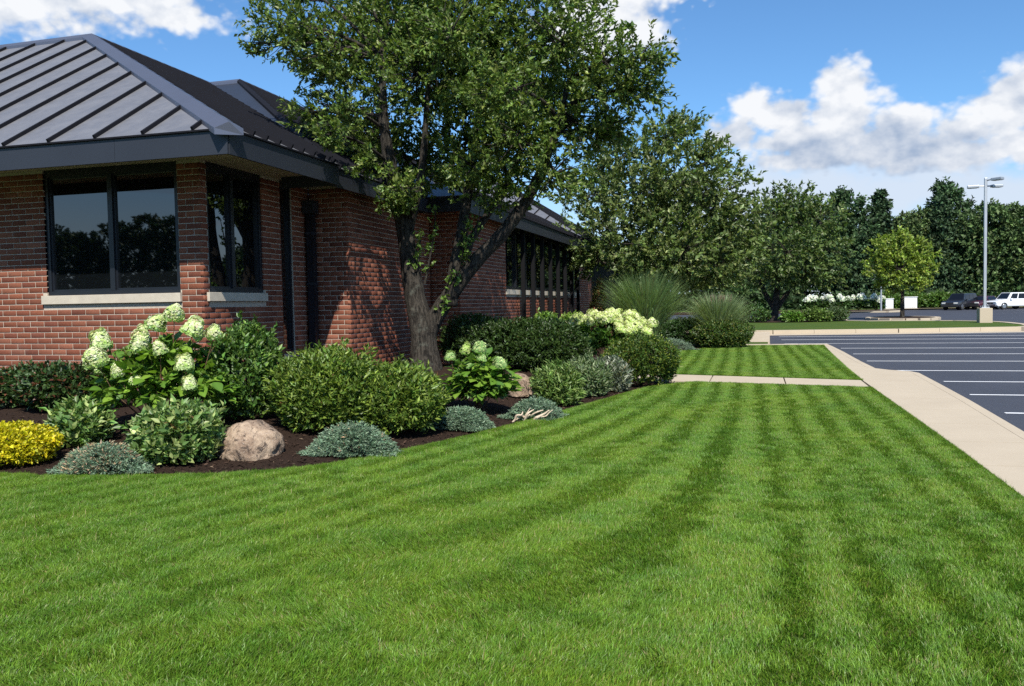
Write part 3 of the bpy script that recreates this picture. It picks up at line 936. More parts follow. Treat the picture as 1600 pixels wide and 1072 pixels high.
# third roof over the long window
fnC = topline(None, None, [(0.0, (-6.86, 20.46, ZE)), (3.2, (-10.06, 23.66, 6.14)), (21.5, (-10.06, 42, 6.14))])
roof_plane((-6.86, 20.46, ZE), (-6.86, 42, ZE), fnC, 0.40, first=0.3, rib=0.085)
bpart(MB().prism([(-6.86, 20.46, ZE), (-10.06, 23.66, 6.14), (-13.3, 20.46, ZE)], (0, 0.03, -0.03)), 'roof', 'roof_metal')
bpart(MB().prism([(-10.06, 23.66, 6.14), (-10.06, 42, 6.14), (-13.3, 42, ZE), (-13.3, 20.46, ZE)], (0, 0, -0.03)), 'roof', 'roof_metal')
# far cross roof, its near slope towards the lawn
fnD = topline(None, None, [(0.0, (-20, 47.0, 9.0)), (4.0, (-14, 47.0, 9.0)), (13.2, (-6.8, 38.6, ZE))])
roof_plane((-20, 38.6, ZE), (-6.8, 38.6, ZE), fnD, 0.93, first=0.5)
fnE = topline(None, None, [(0.0, (-6.8, 38.6, ZE)), (8.4, (-14, 47.0, 9.0)), (14.0, (-14, 52.6, 9.0))])
roof_plane((-6.8, 38.6, ZE), (-6.8, 52.6, ZE), fnE, 0.40, first=0.3, rib=0.085)
bpart(MB().box(-22, -7.5, 42.3, 52.4, -0.2, 4.5), 'far_wing', 'brick')
bpart(MB().box(-21.9, -9.6, 17.2, 42.25, 0, 4.3), 'core', 'black_frame')
bpart(MB().box(-21.9, -9.55, 13.15, 17.15, 0, 4.3), 'core', 'black_frame')

# ------------------------------------------------------------------ foliage tools


def unit(v):
    return v / np.maximum(np.linalg.norm(v, axis=-1, keepdims=True), 1e-9)


def leaf_cloud(rng, P, D, N, size, width, fold=0.25, jit=0.25):
    """one folded rhombic leaf per row: P base, D direction, N rough normal. Returns V (4n,3), F (2n,3)"""
    n = len(P); D = unit(D); S = unit(np.cross(N, D)); Nn = np.cross(D, S)
    L = size * (1 + jit * rng.standard_normal(n)).clip(0.45, 1.7); W = L * width
    b = P; tip = P + D * L[:, None] - Nn * (L * 0.12)[:, None]
    mid = P + D * (L * 0.42)[:, None]
    l = mid + S * (W / 2)[:, None] + Nn * (W * fold)[:, None]; r = mid - S * (W / 2)[:, None] + Nn * (W * fold)[:, None]
    V = np.stack([b, l, tip, r], 1).reshape(-1, 3)
    i = np.arange(n)[:, None] * 4
    F = np.concatenate([i + np.array([[0, 2, 1]]), i + np.array([[0, 3, 2]])], 0)
    return V, F


def leaf_cols(rng, n, base, dv=0.22, alt=None, palt=0.15):
    c = np.tile(np.array(base, float), (n, 1)) * np.exp(rng.normal(0, dv, (n, 1)))
    c *= np.exp(rng.normal(0, 0.06, (n, 3)))
    if alt is not None:
        k = rng.random(n) < palt
        c[k] = np.array(alt) * np.exp(rng.normal(0, dv, (k.sum(), 1)))
    return np.repeat(c, 4, axis=0)


def shoots(rng, T, DIR, L, nl, size, width, spread=0.9, up=0.5, base=(0.06, 0.12, 0.02), dv=0.22, alt=None, palt=0.12, fold=0.25, along=1.0, out=None):
    """nl leaves along the last part of shoots that end at T and run along DIR"""
    n = len(T); DIR = unit(DIR)
    t = rng.random((n, nl)) * along
    P = T[:, None, :] - DIR[:, None, :] * (t * L)[..., None] + rng.normal(0, size * 0.15, (n, nl, 3))
    R = unit(rng.standard_normal((n, nl, 3)))
    R = R - (R * DIR[:, None, :]).sum(-1, keepdims=True) * DIR[:, None, :]
    D = unit(DIR[:, None, :] + unit(R) * spread * rng.uniform(0.5, 1.3, (n, nl, 1)))
    N = unit(rng.standard_normal((n, nl, 3)) * 0.7 + np.array([0, 0, up]) + DIR[:, None, :] * 0.25 + (out[:, None, :] * 0.5 if out is not None else 0))
    V, F = leaf_cloud(rng, P.reshape(-1, 3), D.reshape(-1, 3), N.reshape(-1, 3), size, width, fold)
    # whole shoots differ a little from one another
    sh = np.repeat(np.exp(rng.normal(0, 0.14, n)), nl)
    C = leaf_cols(rng, n * nl, base, dv, alt, palt) * np.repeat(sh, 4)[:, None]
    return V, F, C


def merge(parts):
    V, F, C, o = [], [], [], 0
    for v, f, c in parts:
        V.append(v); F.append(f + o); C.append(c); o += len(v)
    return np.concatenate(V), np.concatenate(F), np.concatenate(C)


def lumps(rng, n=14, amp=0.22, sharp=7.0):
    C = unit(rng.standard_normal((n, 3))); C[:, 2] = abs(C[:, 2]); A = rng.uniform(-0.5, 1.0, n) * amp

    def f(d):
        return 1 + (A[None, :] * np.exp(sharp * (d @ C.T - 1))).sum(1)
    return f


def dome_pts(rng, n, lf, low=-0.25):
    d = unit(rng.standard_normal((n * 2, 3))); d = d[d[:, 2] > low][:n]
    return d, lf(d)


def tubes_mesh(mb, name, m, parent, smooth=True):
    return mb.build(name, MAT[m], parent, smooth)


def shrub(name, label, cat, loc, rx, ry, h, leaf=0.06, width=0.45, n=1500, nl=9, L=0.16, base=(0.06, 0.12, 0.02), alt=None, palt=0.12, dv=0.22, spread=0.9,
          seed=1, lump=0.2, m='leaf', group=None, strays=0.07, upright=0.35, shell=0.35, low=-0.62, fold=0.25, stemm='bark_dark', nst=9, part='foliage', up=0.5):
    """a bush of leafy shoots over a lumpy dome, on a few stems"""
    rng = np.random.default_rng(seed)
    root = empty(name, loc); tag(root, label, cat, group)
    lf = lumps(rng, 18, lump)
    d, r = dome_pts(rng, n, lf, low)
    depth = 1 - shell * rng.random(len(d)) ** 2.2
    R = np.array([rx, ry, h * 0.56]); c = np.array([0, 0, h * 0.44])
    T = c + d * R * (r * depth)[:, None]
    T[:, 2] = np.maximum(T[:, 2], 0.03)
    DIR = unit(d * R + np.array([0, 0, upright * h]) + rng.normal(0, 0.22, d.shape) * h)
    # a tenth of the shoots have outgrown the rest, a few are dry
    stray = rng.random(len(d)) < strays
    T[stray] += DIR[stray] * (rng.uniform(0.3, 1.0, stray.sum()) * L)[:, None]
    parts = [shoots(rng, T, DIR, L, nl, leaf, width, spread, up, base, dv, alt, palt, fold, out=d)]
    dry = rng.random(len(d)) < 0.025
    if dry.sum() and m == 'leaf':
        parts.append(shoots(rng, T[dry], DIR[dry], L, max(3, nl // 2), leaf * 0.8, width, spread, up, (0.19, 0.115, 0.045), 0.25))
    V, F, C = merge(parts)
    V[:, 2] = np.maximum(V[:, 2], 0.012)
    me = np_mesh(part, V, F, C); link(part, me, MAT[m], root, kind='stuff')
    mb = MB()
    for k in range(nst):
        a = rng.uniform(0, 6.28); q = rng.uniform(0.3, 0.75); hh = h * rng.uniform(0.55, 0.85)
        mb.tube([(0.06 * rx * math.cos(a), 0.06 * ry * math.sin(a), -0.04), (rx * q * 0.5 * math.cos(a), ry * q * 0.5 * math.sin(a), hh * 0.5), (rx * q * math.cos(a + .2), ry * q * math.sin(a + .2), hh)],
                [0.012 + 0.008 * h, 0.010, 0.004], 5)
    tubes_mesh(mb, 'stems', stemm, root)['kind'] = 'stuff'
    return root


def juniper(name, label, loc, rx, ry, h, seed, n=1250, base=(0.145, 0.225, 0.140), dead=0.0, group=None):
    """spreading blue juniper: feathered sprays lying out and tipping up"""
    rng = np.random.default_rng(seed)
    root = empty(name, loc); tag(root, label, 'juniper', group)
    a = rng.uniform(0, 2 * math.pi, n); q = np.sqrt(rng.random(n)); lob = 1 + 0.16 * np.sin(a * 3 + seed) + 0.10 * np.sin(a * 7 + 2 * seed)
    r = q * lob
    z = h * (1 - np.minimum(r, 1.1) ** 2.4 * 0.92) * np.where(rng.random(n) < 0.55, rng.uniform(0.8, 1.08, n), rng.uniform(0.15, 0.9, n))
    T = np.stack([rx * r * np.cos(a), ry * r * np.sin(a), np.maximum(z, 0.05)], 1)
    DIR = unit(np.stack([np.cos(a) * (0.5 + r), np.sin(a) * (0.5 + r), 0.75 - 0.45 * r], 1) + rng.normal(0, 0.28, (n, 3)))
    parts = [shoots(rng, T, DIR, 0.15, 22, 0.034, 0.26, 0.65, 0.6, base, 0.22, (0.23, 0.30, 0.20), 0.25, 0.1)]
    if dead > 0:
        k = rng.random(n) < dead
        near = (T[:, 0] ** 2 + (T[:, 1] + ry * 0.2) ** 2) < (0.75 * rx) ** 2
        k &= near
        if k.sum():
            parts.append(shoots(rng, T[k] + np.array([0, 0, 0.015]), DIR[k], 0.12, 8, 0.04, 0.3, 0.7, 0.6, (0.36, 0.27, 0.17), 0.2, None, 0, 0.1))
    V, F, C = merge(parts); V[:, 2] = np.maximum(V[:, 2], 0.008)
    link('foliage', np_mesh('foliage', V, F, C), MAT['needle'], root, kind='stuff')
    mb = MB()
    for k in range(14):
        t = rng.uniform(0, 6.28); e = rng.uniform(0.6, 0.95)
        mb.tube([(0, 0, 0.0), (rx * e * .5 * math.cos(t), ry * e * .5 * math.sin(t), h * 0.45), (rx * e * math.cos(t + .1), ry * e * math.sin(t + .1), h * 0.3)], [0.014, 0.01, 0.004], 5)
    tubes_mesh(mb, 'stems', 'bark_dark', root)['kind'] = 'stuff'
    return root


def grass_clump(name, label, loc, r, h, n, seed, base=(0.20, 0.30, 0.125), plumes=0, lean=0.0):
    """fountain grass: long arching blades from one crown"""
    rng = np.random.default_rng(seed)
    root = empty(name, loc); tag(root, label, 'ornamental grass')
    a = rng.uniform(0, 2 * math.pi, n); th = np.abs(rng.normal(0, 0.42, n)).clip(0, 1.05)
    L = h * rng.uniform(0.8, 1.18, n) * (1 + 0.12 * th)
    seg = 6; ts = np.linspace(0, 1, seg + 1)
    b = np.stack([np.cos(a), np.sin(a), 0 * a], 1)
    base_p = b * (rng.random(n) ** 0.5 * r * 0.30)[:, None]
    side = np.stack([-np.sin(a), np.cos(a), 0 * a], 1) + rng.normal(0, 0.5, (n, 3)) * np.array([1, 1, 0]); side = unit(side)
    wdt = rng.uniform(0.016, 0.030, n)
    V = np.zeros((n, seg + 1, 2, 3)); p = base_p.copy(); ang = th * 0.55
    bend = (0.9 + 1.5 * th) * rng.uniform(0.55, 1.3, n) * 0.62
    for k in range(seg + 1):
        w = wdt * (1 - ts[k]) ** 0.6 + 0.0015
        V[:, k, 0] = p - side * w[:, None] / 2; V[:, k, 1] = p + side * w[:, None] / 2
        cur = ang + bend * ts[k] ** 1.8
        p = p + (b * np.sin(cur)[:, None] + np.array([0, 0, 1]) * np.cos(cur)[:, None]) * (L / seg)[:, None]
    V = V.reshape(-1, 3)
    F = []
    for k in range(seg):
        i = np.arange(n) * (seg + 1) * 2 + k * 2
        F.append(np.stack([i, i + 1, i + 3, i + 2], 1))
    F = np.concatenate(F)
    c = np.array(base) * np.exp(rng.normal(0, 0.22, (n, 1))); k = rng.random(n) < 0.12; c[k] = np.array((0.19, 0.20, 0.09)) * np.exp(rng.normal(0, .2, (k.sum(), 1)))
    C = np.repeat(c, (seg + 1) * 2, axis=0)
    V[:, 2] = np.maximum(V[:, 2], 0.02)
    link('blades', np_mesh('blades', V, F, C), MAT['leaf'], root, kind='stuff')
    if plumes:
        parts = []
        for k in range(plumes):
            t = rng.uniform(0, 6.28); q = rng.uniform(0.1, 0.65)
            T = np.array([[r * q * math.cos(t) * (1 + 0.02 * j), r * q * math.sin(t) * (1 + 0.02 * j), h * rng.uniform(0.93, 0.96) + 0.03 * j] for j in range(7)])
            parts.append(shoots(rng, T, np.tile([[0.1 * math.cos(t), 0.1 * math.sin(t), 1.0]], (7, 1)), 0.08, 14, 0.05, 0.12, 0.35, 0.2, (0.34, 0.24, 0.19), 0.2))
        V, F, C = merge(parts); link('plumes', np_mesh('plumes', V, F, C), MAT['petal'], root, kind='stuff')
    return root


def flower_mesh(name, seed, R=(0.105, 0.105, 0.125), n=1000, base=(0.66, 0.68, 0.42), alt=(0.46, 0.58, 0.20), palt=0.38, size=0.038):
    rng = np.random.default_rng(seed); lf = lumps(rng, 22, 0.42, 14)
    d = unit(rng.standard_normal((n, 3))); d[:, 2] = np.where(d[:, 2] < -0.5, -d[:, 2], d[:, 2]); r = lf(d) * (1 - 0.25 * rng.random(n) ** 2)
    P = d * np.array(R) * r[:, None]; P[:, :2] *= (1.0 - 0.42 * np.clip(d[:, 2:], -0.6, 1))
    tang = unit(np.cross(d, rng.standard_normal((n, 3))))
    V, F = leaf_cloud(rng, P - tang * size * 0.4, tang + d * 0.25, d + rng.normal(0, 0.25, (n, 3)), size, 0.85, 0.12)
    C = leaf_cols(rng, n, base, 0.10, alt, palt)
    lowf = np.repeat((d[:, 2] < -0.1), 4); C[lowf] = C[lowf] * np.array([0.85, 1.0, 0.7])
    me = np_mesh(name, V, F, C); me.materials.append(MAT['petal']); return me


def big_leaf_mesh(name, L, W, col):
    """ovate leaf: seven stations, folded along the midrib and curved down"""
    ts = [0, 0.12, 0.3, 0.5, 0.72, 0.9, 1.0]; ws = [0.02, 0.55, 0.95, 1.0, 0.72, 0.30, 0.0]
    V = []; F = []
    for t, w in zip(ts, ws):
        z = -0.22 * L * t * t
        V += [(-W / 2 * w, L * t, z + 0.10 * W * w), (0, L * t, z), (W / 2 * w, L * t, z + 0.10 * W * w)]
    for k in range(6):
        i = k * 3
        F += [(i, i + 1, i + 4, i + 3), (i + 1, i + 2, i + 5, i + 4)]
    V = np.array(V); C = np.tile(np.array(col), (len(V), 1)); C[1::3] *= 1.25
    me = np_mesh(name, V, np.array(F), C, True); me.materials.append(MAT['leaf']); return me


def hydrangea(label, loc, rx, ry, h, nleaf, heads, seed, leafcols, leaf=0.15, headm=None, group=None, own=True, low=0.08):
    rng = np.random.default_rng(seed); rnd = random.Random(seed)
    root = empty('hydrangea_shrub', loc); tag(root, label, 'hydrangea', group)
    leaves = [big_leaf_mesh('leaf', leaf * s, leaf * s * 0.66, c) for s in (0.75, 1.0, 1.2) for c in leafcols]
    mb = MB()
    n = 0
    pts = []
    for k in range(nleaf):
        d = unit(rng.standard_normal(3)); d[2] = abs(d[2]) * 1.1 - 0.35
        q = (1 - 0.55 * rng.random() ** 1.6)
        p = np.array([rx * d[0] * q, ry * d[1] * q, h * 0.42 + h * 0.50 * d[2] * q]); p[2] = max(p[2], low)
        o = unit(np.array([d[0], d[1] - 0.12, 0.0]) + rng.normal(0, 0.35, 3) * np.array([1, 1, 0])); tilt = rng.normal(0.15, 0.35)
        yv = unit(o * math.cos(tilt) + np.array([0, 0, math.sin(tilt)])); xv = unit(np.cross(yv, [0, 0, 1]) + rng.normal(0, 0.25, 3)); xv = unit(xv - yv * (xv @ yv)); zv = np.cross(xv, yv)
        pts.append((p, xv, yv, zv))
    if own:
        for p, xv, yv, zv in pts:
            ob = bpy.data.objects.new('leaf', rnd.choice(leaves)); COL.objects.link(ob); ob.parent = root
            ob.matrix_local = Matrix(((xv[0], yv[0], zv[0], p[0]), (xv[1], yv[1], zv[1], p[1]), (xv[2], yv[2], zv[2], p[2]), (0, 0, 0, 1)))
    P = np.array([p[0] for p in pts]); inn = rng.integers(0, len(P), nleaf * (3 if own else 6))
    # inner and small leaves that can not be told apart
    cols = np.array(leafcols)
    T = P[inn] * (np.array([0.86, 0.86, 0.95]) if own else np.array([1, 1, 1.0])) + rng.normal(0, 0.05, (len(inn), 3)); T[:, 2] = np.maximum(T[:, 2], low)
    DIR = unit(T - np.array([0, 0, h * 0.3]))
    V, F, C = shoots(rng, T, DIR, 0.08, 3, leaf * (0.62 if own else 0.85), 0.62, 0.9, 0.9, tuple(cols.mean(0) * 0.9), 0.25, None, 0, 0.15)
    V[:, 2] = np.maximum(V[:, 2], 0.02)
    link('foliage', np_mesh('foliage', V, F, C), MAT['leaf'], root, kind='stuff')
    fm = headm
    for (x, y, z, s) in heads:
        mb.tube([(x * 0.15, y * 0.15, 0.0), (x * 0.75, y * 0.75, z * 0.55), (x, y, z)], [0.009, 0.007, 0.005], 5, False)
        ob = bpy.data.objects.new('flower_head', rnd.choice(fm)); COL.objects.link(ob); ob.parent = root
        ob.location = (x, y, z); ob.scale = (s, s, s * rng.uniform(0.85, 1.05)); ob.rotation_euler = (rng.normal(0, 0.25), rng.normal(0, 0.25), rng.uniform(0, 6))
    for k in range(10):
        t = rng.uniform(0, 6.28); e = rng.uniform(0.3, 0.8)
        mb.tube([(0, 0, 0), (rx * e * .5 * math.cos(t), ry * e * .5 * math.sin(t), h * .4), (rx * e * math.cos(t), ry * e * math.sin(t), h * .72)], [0.010, 0.008, 0.004], 5, False)
    tubes_mesh(mb, 'stems', 'stem', root)['kind'] = 'stuff'
    return root


def boulder(label, loc, sx, sy, sz, seed, rz=0.0):
    bm = bmesh.new(); bmesh.ops.create_icosphere(bm, subdivisions=5, radius=1.0)
    off = Vector((seed * 3.1, seed * 1.7, seed * 0.9)); rg = np.random.default_rng(seed)
    planes = [(Vector(unit(rg.standard_normal(3) + np.array([0, -0.3, 0.4]))), rg.uniform(0.80, 0.95)) for _ in range(7)]
    for v in bm.verts:
        p = v.co.copy()
        for n, dd in planes:                       # worn facets
            e = p.dot(n) - dd
            if e > 0: p -= n * e * 0.75
        q = p + off
        k = 1 + 0.16 * noise.noise(q * 1.1) + 0.07 * noise.noise(q * 2.6) + 0.03 * noise.noise(q * 6) + 0.012 * noise.noise(q * 15)
        cr = abs(noise.noise(q * 1.9 + Vector((9, 4, 2))))
        k -= 0.05 * max(0, 0.10 - cr) / 0.10
        p *= k
        p = Vector((p.x * sx, p.y * sy, p.z * sz))
        if p.z < -0.35 * sz: p.z = -0.35 * sz - (abs(p.z) - 0.35 * sz) * 0.2
        v.co = p + Vector((0, 0, 0.28 * sz))
    me = bpy.data.meshes.new('boulder'); bm.to_mesh(me); bm.free()
    for pl in me.polygons: pl.use_smooth = True
    o = link('boulder', me, MAT['boulder'], None, loc); o.rotation_euler = (0, 0, rz); tag(o, label, 'boulder')
    return o


# ------------------------------------------------------------------ trees
def bez(p0, p1, p2, n=7):
    return [tuple((1 - t) ** 2 * np.array(p0) + 2 * (1 - t) * t * np.array(p1) + t * t * np.array(p2)) for t in np.linspace(0, 1, n)]


def tree(name, label, base, limbs, clumps, twigs, nl, leaf, width, col, alt, seed, group=None, bark='bark', twigL=0.45, dv=0.24, spread=0.95, palt=0.14, up=0.5, thin=0.03, wig=0.12):
    """limbs: list of (polyline, radii) in world coordinates; clumps: (x, y, z, r). Boughs run from the nearest limb end to every clump."""
    rng = np.random.default_rng(seed)
    root = empty(name, base); tag(root, label, 'tree', group)
    B = np.array(base, float)
    mb = MB(); ends = []
    for pts, rad in limbs:
        P = np.array(pts, float) - B
        C = np.array(catmull([tuple(p) for p in P], 5)); Rr = np.interp(np.linspace(0, len(rad) - 1, len(C)), np.arange(len(rad)), rad)
        C[1:-1] += rng.normal(0, 1, C[1:-1].shape) * (Rr[1:-1, None] * 0.02)
        Rr = Rr * (1 + rng.normal(0, 0.025, len(Rr)))
        mb.tube([tuple(p) for p in C], list(Rr), 12)
        for k in range(len(C) // 3, len(C)):
            ends.append((C[k], Rr[k]))
    EP = np.array([e[0] for e in ends]); ER = np.array([e[1] for e in ends])
    parts = []
    for ci, (x, y, z, r) in enumerate(clumps):
        c = np.array((x, y, z)) - B
        dist = np.linalg.norm(EP - c, axis=1) + np.maximum(0, EP[:, 2] - c[2]) * 1.5
        k = int(np.argmin(dist)); a = EP[k]; ra = min(ER[k] * 0.75, 0.028 + 0.035 * r)
        mid = (a + c) / 2 + np.array([0, 0, 0.12 * np.linalg.norm(c - a)]) + rng.normal(0, wig * r, 3)
        path = bez(a, mid, c, 8)
        mb.tube(path, list(np.linspace(ra, max(0.012, ra * 0.35), 8)), 7, False)
        n = int(twigs * r * r)
        d = unit(rng.standard_normal((n, 3))); lf = lumps(rng, 9, 0.28, 5)
        q = lf(d) * (1 - 0.62 * rng.random(n) ** 1.7)
        T = c + d * (q * r)[:, None] * np.array([1.06, 1.06, 0.92])
        DIR = unit(d + unit(T - np.array([0, 0, c[2] * 0.6])) * 0.5 + rng.normal(0, 0.35, (n, 3)) + np.array([0, 0, 0.1]))
        parts.append(shoots(rng, T, DIR, twigL, nl, leaf, width, spread, up, col, dv, alt, palt, 0.2, out=d))
        # some of the twigs as wood
        for j in rng.choice(n, min(n, int(10 + 9 * r)), replace=False):
            s = np.array(path[int(rng.integers(4, 8))]); e = T[j]
            mb.tube(bez(s, (s + e) / 2 + rng.normal(0, 0.1 * r, 3), e, 4), [thin * 0.7, thin * 0.5, thin * 0.3, thin * 0.15], 4, False)
    tubes_mesh(mb, 'trunk', bark, root)
    V, F, C = merge(parts)
    link('crown', np_mesh('crown', V, F, C), MAT['leaf'], root, kind='stuff')
    return root


def bz(x, y):
    return bedz(x, y)


# the big multi-stemmed tree in the bed
C1 = [(-9.61, 16.38, 7.83, 0.97), (-9.0, 17.55, 7.42, 1.24), (-8.24, 18.72, 8.43, 1.38), (-8.68, 18.13, 6.06, 1.21), (-6.76, 17.0, 6.64, 1.31), (-5.88, 17.5, 7.93, 1.39), (-4.88, 18.0, 7.15, 1.34), (-3.62, 17.5, 7.29, 1.22), (-2.47, 17.0, 6.39, 0.97), (-1.89, 16.5, 6.45, 0.62), (-1.83, 17.0, 5.95, 0.58), (-3.46, 18.0, 5.78, 1.18), (-4.87, 19.0, 5.81, 1.27), (-6.12, 18.5, 5.51, 1.26), (-7.9, 19.3, 5.3, 1.26), (-7.35, 17.0, 4.25, 0.5), (-3.8, 17.5, 4.49, 0.82), (-5.08, 18.0, 4.36, 0.8), (-5.97, 17.0, 8.98, 1.49), (-8.86, 18.72, 10.01, 1.7), (-4.12, 18.0, 9.0, 1.53), (-9.91, 16.96, 9.18, 0.85), (-9.37, 16.96, 6.02, 0.58), (-10.33, 16.38, 7.49, 0.3), (-2.77, 18.0, 5.46, 0.69), (-7.28, 17.0, 3.93, 0.45), (-7.0, 20.5, 7.91, 1.6), (-4.74, 20.5, 7.36, 1.6), (-5.3, 15.2, 6.9, 0.8), (-4.32, 15.0, 5.68, 0.8), (-5.4, 16.8, 4.6, 0.7), (-6.4, 17.3, 7.2, 1.2), (-5.2, 17.6, 6.2, 1.1), (-7.3, 17.4, 8.0, 1.2), (-6.0, 18.0, 4.95, 0.85), (-4.6, 17.2, 5.2, 0.9), (-8.6, 16.6, 7.3, 0.9), (-7.45, 14.3, 4.95, 0.42), (-7.15, 15.2, 4.55, 0.42), (-6.85, 16.3, 4.2, 0.45), (-7.65, 15.3, 5.7, 0.5), (-8.0, 17.6, 5.6, 0.75)]
zb = bz(-7.0, 17.7)
L1 = [([(-6.96, 17.7, zb - 0.15), (-6.97, 17.7, 0.6), (-7.02, 17.7, 1.2), (-7.17, 17.7, 1.9), (-7.28, 17.65, 2.7), (-7.34, 17.5, 3.6), (-7.45, 17.2, 4.6), (-7.5, 16.9, 5.8), (-7.4, 16.7, 7.0)], [0.43, 0.33, 0.285, 0.235, 0.21, 0.185, 0.15, 0.11, 0.06]),
      ([(-6.97, 17.7, 0.35), (-6.93, 17.7, 0.85), (-6.78, 17.72, 1.32), (-6.42, 17.75, 1.85), (-5.80, 17.75, 2.6), (-5.0, 17.8, 3.4), (-4.35, 17.8, 4.3), (-3.9, 17.8, 5.4), (-3.5, 17.7, 6.6)], [0.10, 0.20, 0.205, 0.19, 0.172, 0.15, 0.12, 0.085, 0.05]),
      ([(-6.35, 17.75, 1.7), (-6.25, 17.8, 2.5), (-6.05, 17.85, 3.5), (-5.9, 18.0, 4.6), (-5.7, 18.0, 5.8), (-5.6, 17.8, 7.2)], [0.16, 0.14, 0.125, 0.10, 0.075, 0.04]),
      ([(-6.2, 17.8, 2.6), (-5.8, 18.1, 3.4), (-5.3, 18.5, 4.3), (-4.9, 18.8, 5.4)], [0.10, 0.085, 0.065, 0.04]),
      ([(-7.32, 17.6, 3.2), (-7.0, 17.4, 4.0), (-6.7, 17.2, 5.0), (-6.5, 17.0, 6.4)], [0.12, 0.10, 0.08, 0.05])]
T1 = tree('shade_tree', 'large multi-stemmed leafy tree with forked trunk rising from the mulch bed', (-6.98, 17.7, zb), L1, C1, 132, 20, 0.102, 0.50, (0.102, 0.158, 0.032), (0.20, 0.245, 0.06), 5, twigL=0.42)
# young suckers with lighter leaves in the fork
rngs = np.random.default_rng(77)
sp = [((-6.6, 17.6, 1.3), (-6.2, 17.5, 2.5)), ((-6.9, 17.6, 2.2), (-6.55, 17.5, 3.9)), ((-6.3, 17.6, 1.9), (-5.75, 17.5, 3.6)), ((-6.0, 17.6, 2.3), (-5.5, 17.5, 3.9)), ((-7.1, 17.55, 2.4), (-6.9, 17.4, 3.4))]
mbs = MB(); prt = []
for a, b in sp:
    a = np.array(a) - np.array((-6.98, 17.7, zb)); b = np.array(b) - np.array((-6.98, 17.7, zb))
    mbs.tube(bez(a, (a + b) / 2 + np.array([0.1, 0, 0.1]), b, 6), [0.03, 0.026, 0.022, 0.017, 0.012, 0.006], 6, False)
    t = rngs.random((26, 1)); T = a + (b - a) * (0.15 + 0.85 * t) + rngs.normal(0, 0.07, (26, 3))
    prt.append(shoots(rngs, T, rngs.standard_normal((26, 3)) + np.array([0, 0, 0.6]), 0.12, 5, 0.095, 0.5, 0.9, 0.5, (0.12, 0.20, 0.035), 0.22))
V, F, C = merge(prt)
link('sucker_leaves', np_mesh('sucker_leaves', V, F, C), MAT['leaf'], T1, kind='stuff')
tubes_mesh(mbs, 'suckers', 'bark', T1)['kind'] = 'stuff'

C2 = [(-6.12, 36.00, 6.52, 1.53), (-5.12, 35.00, 7.93, 1.34), (-3.96, 34.00, 6.41, 1.81), (-3.01, 35.00, 8.45, 1.18), (-2.56, 36.00, 9.00, 1.08), (-1.22, 35.00, 7.68, 1.04), (-2.43, 34.00, 6.33, 1.79), (-0.95, 34.00, 5.74, 1.64), (-0.22, 33.50, 4.66, 1.36), (-5.70, 35.00, 4.49, 1.62), (-3.86, 33.00, 4.02, 1.66), (-2.14, 33.00, 3.71, 1.64), (-0.70, 33.00, 3.18, 1.3), (-4.00, 34.00, 2.9, 1.1), (-1.71, 34.00, 2.6, 1.0), (-6.27, 35.00, 3.43, 0.81), (-3.21, 37.00, 5.66, 2.51), (0.25, 34.00, 3.44, 0.75)]
L2 = [([(-4.3, 35.4, 0), (-4.25, 35.4, 0.9), (-4.1, 35.3, 1.9), (-3.9, 35.2, 3.4), (-3.6, 35.1, 5.2), (-3.3, 35.1, 7.4)], [0.27, 0.22, 0.19, 0.16, 0.11, 0.05]),
      ([(-4.2, 35.4, 1.2), (-3.4, 35.0, 2.2), (-2.5, 34.7, 3.4), (-1.6, 34.5, 4.6)], [0.15, 0.13, 0.10, 0.05]),
      ([(-4.2, 35.4, 1.5), (-4.8, 35.3, 2.6), (-5.4, 35.3, 4.2), (-5.6, 35.3, 5.8)], [0.14, 0.12, 0.09, 0.05])]
tree('shade_tree', 'broad dense tree behind the tall ornamental grass near the building end', (-4.3, 35.4, 0.05), L2, C2, 66, 16, 0.18, 0.5, (0.112, 0.160, 0.046), (0.21, 0.24, 0.09), 6, twigL=0.5, bark='bark_dark')
C3 = [(1.61, 56.00, 7.39, 1.64), (3.22, 57.00, 7.62, 1.86), (4.69, 56.00, 6.74, 1.81), (1.21, 56.00, 5.36, 1.85), (2.67, 54.00, 4.79, 2.16), (5.07, 56.00, 4.82, 1.81), (3.86, 55.00, 3.4, 1.6), (1.57, 55.00, 3.5, 1.5), (5.55, 57.00, 3.23, 1.23), (0.0, 57.00, 4.62, 1.7), (3.28, 58.00, 6.68, 2.53), (-0.6, 57, 6.3, 1.6)]
L3 = [([(1.95, 56.4, 0.1), (2.0, 56.4, 0.9), (2.1, 56.3, 1.8), (2.3, 56.3, 3.4), (2.6, 56.3, 5.6)], [0.32, 0.27, 0.22, 0.16, 0.07]),
      ([(2.05, 56.4, 1.0), (2.7, 56.2, 2.0), (3.5, 56.1, 3.2), (4.2, 56.1, 4.6)], [0.18, 0.15, 0.11, 0.06]),
      ([(2.0, 56.4, 1.1), (1.4, 56.3, 2.2), (0.9, 56.3, 3.6), (0.8, 56.3, 5.0)], [0.17, 0.14, 0.10, 0.05])]
tree('shade_tree', 'round-headed tree with dark forked trunk on the lawn island before the woods', (1.95, 56.4, 0.36), L3, C3, 34, 12, 0.25, 0.5, (0.090, 0.138, 0.038), (0.16, 0.20, 0.065), 7, twigL=0.6, bark='bark_dark')
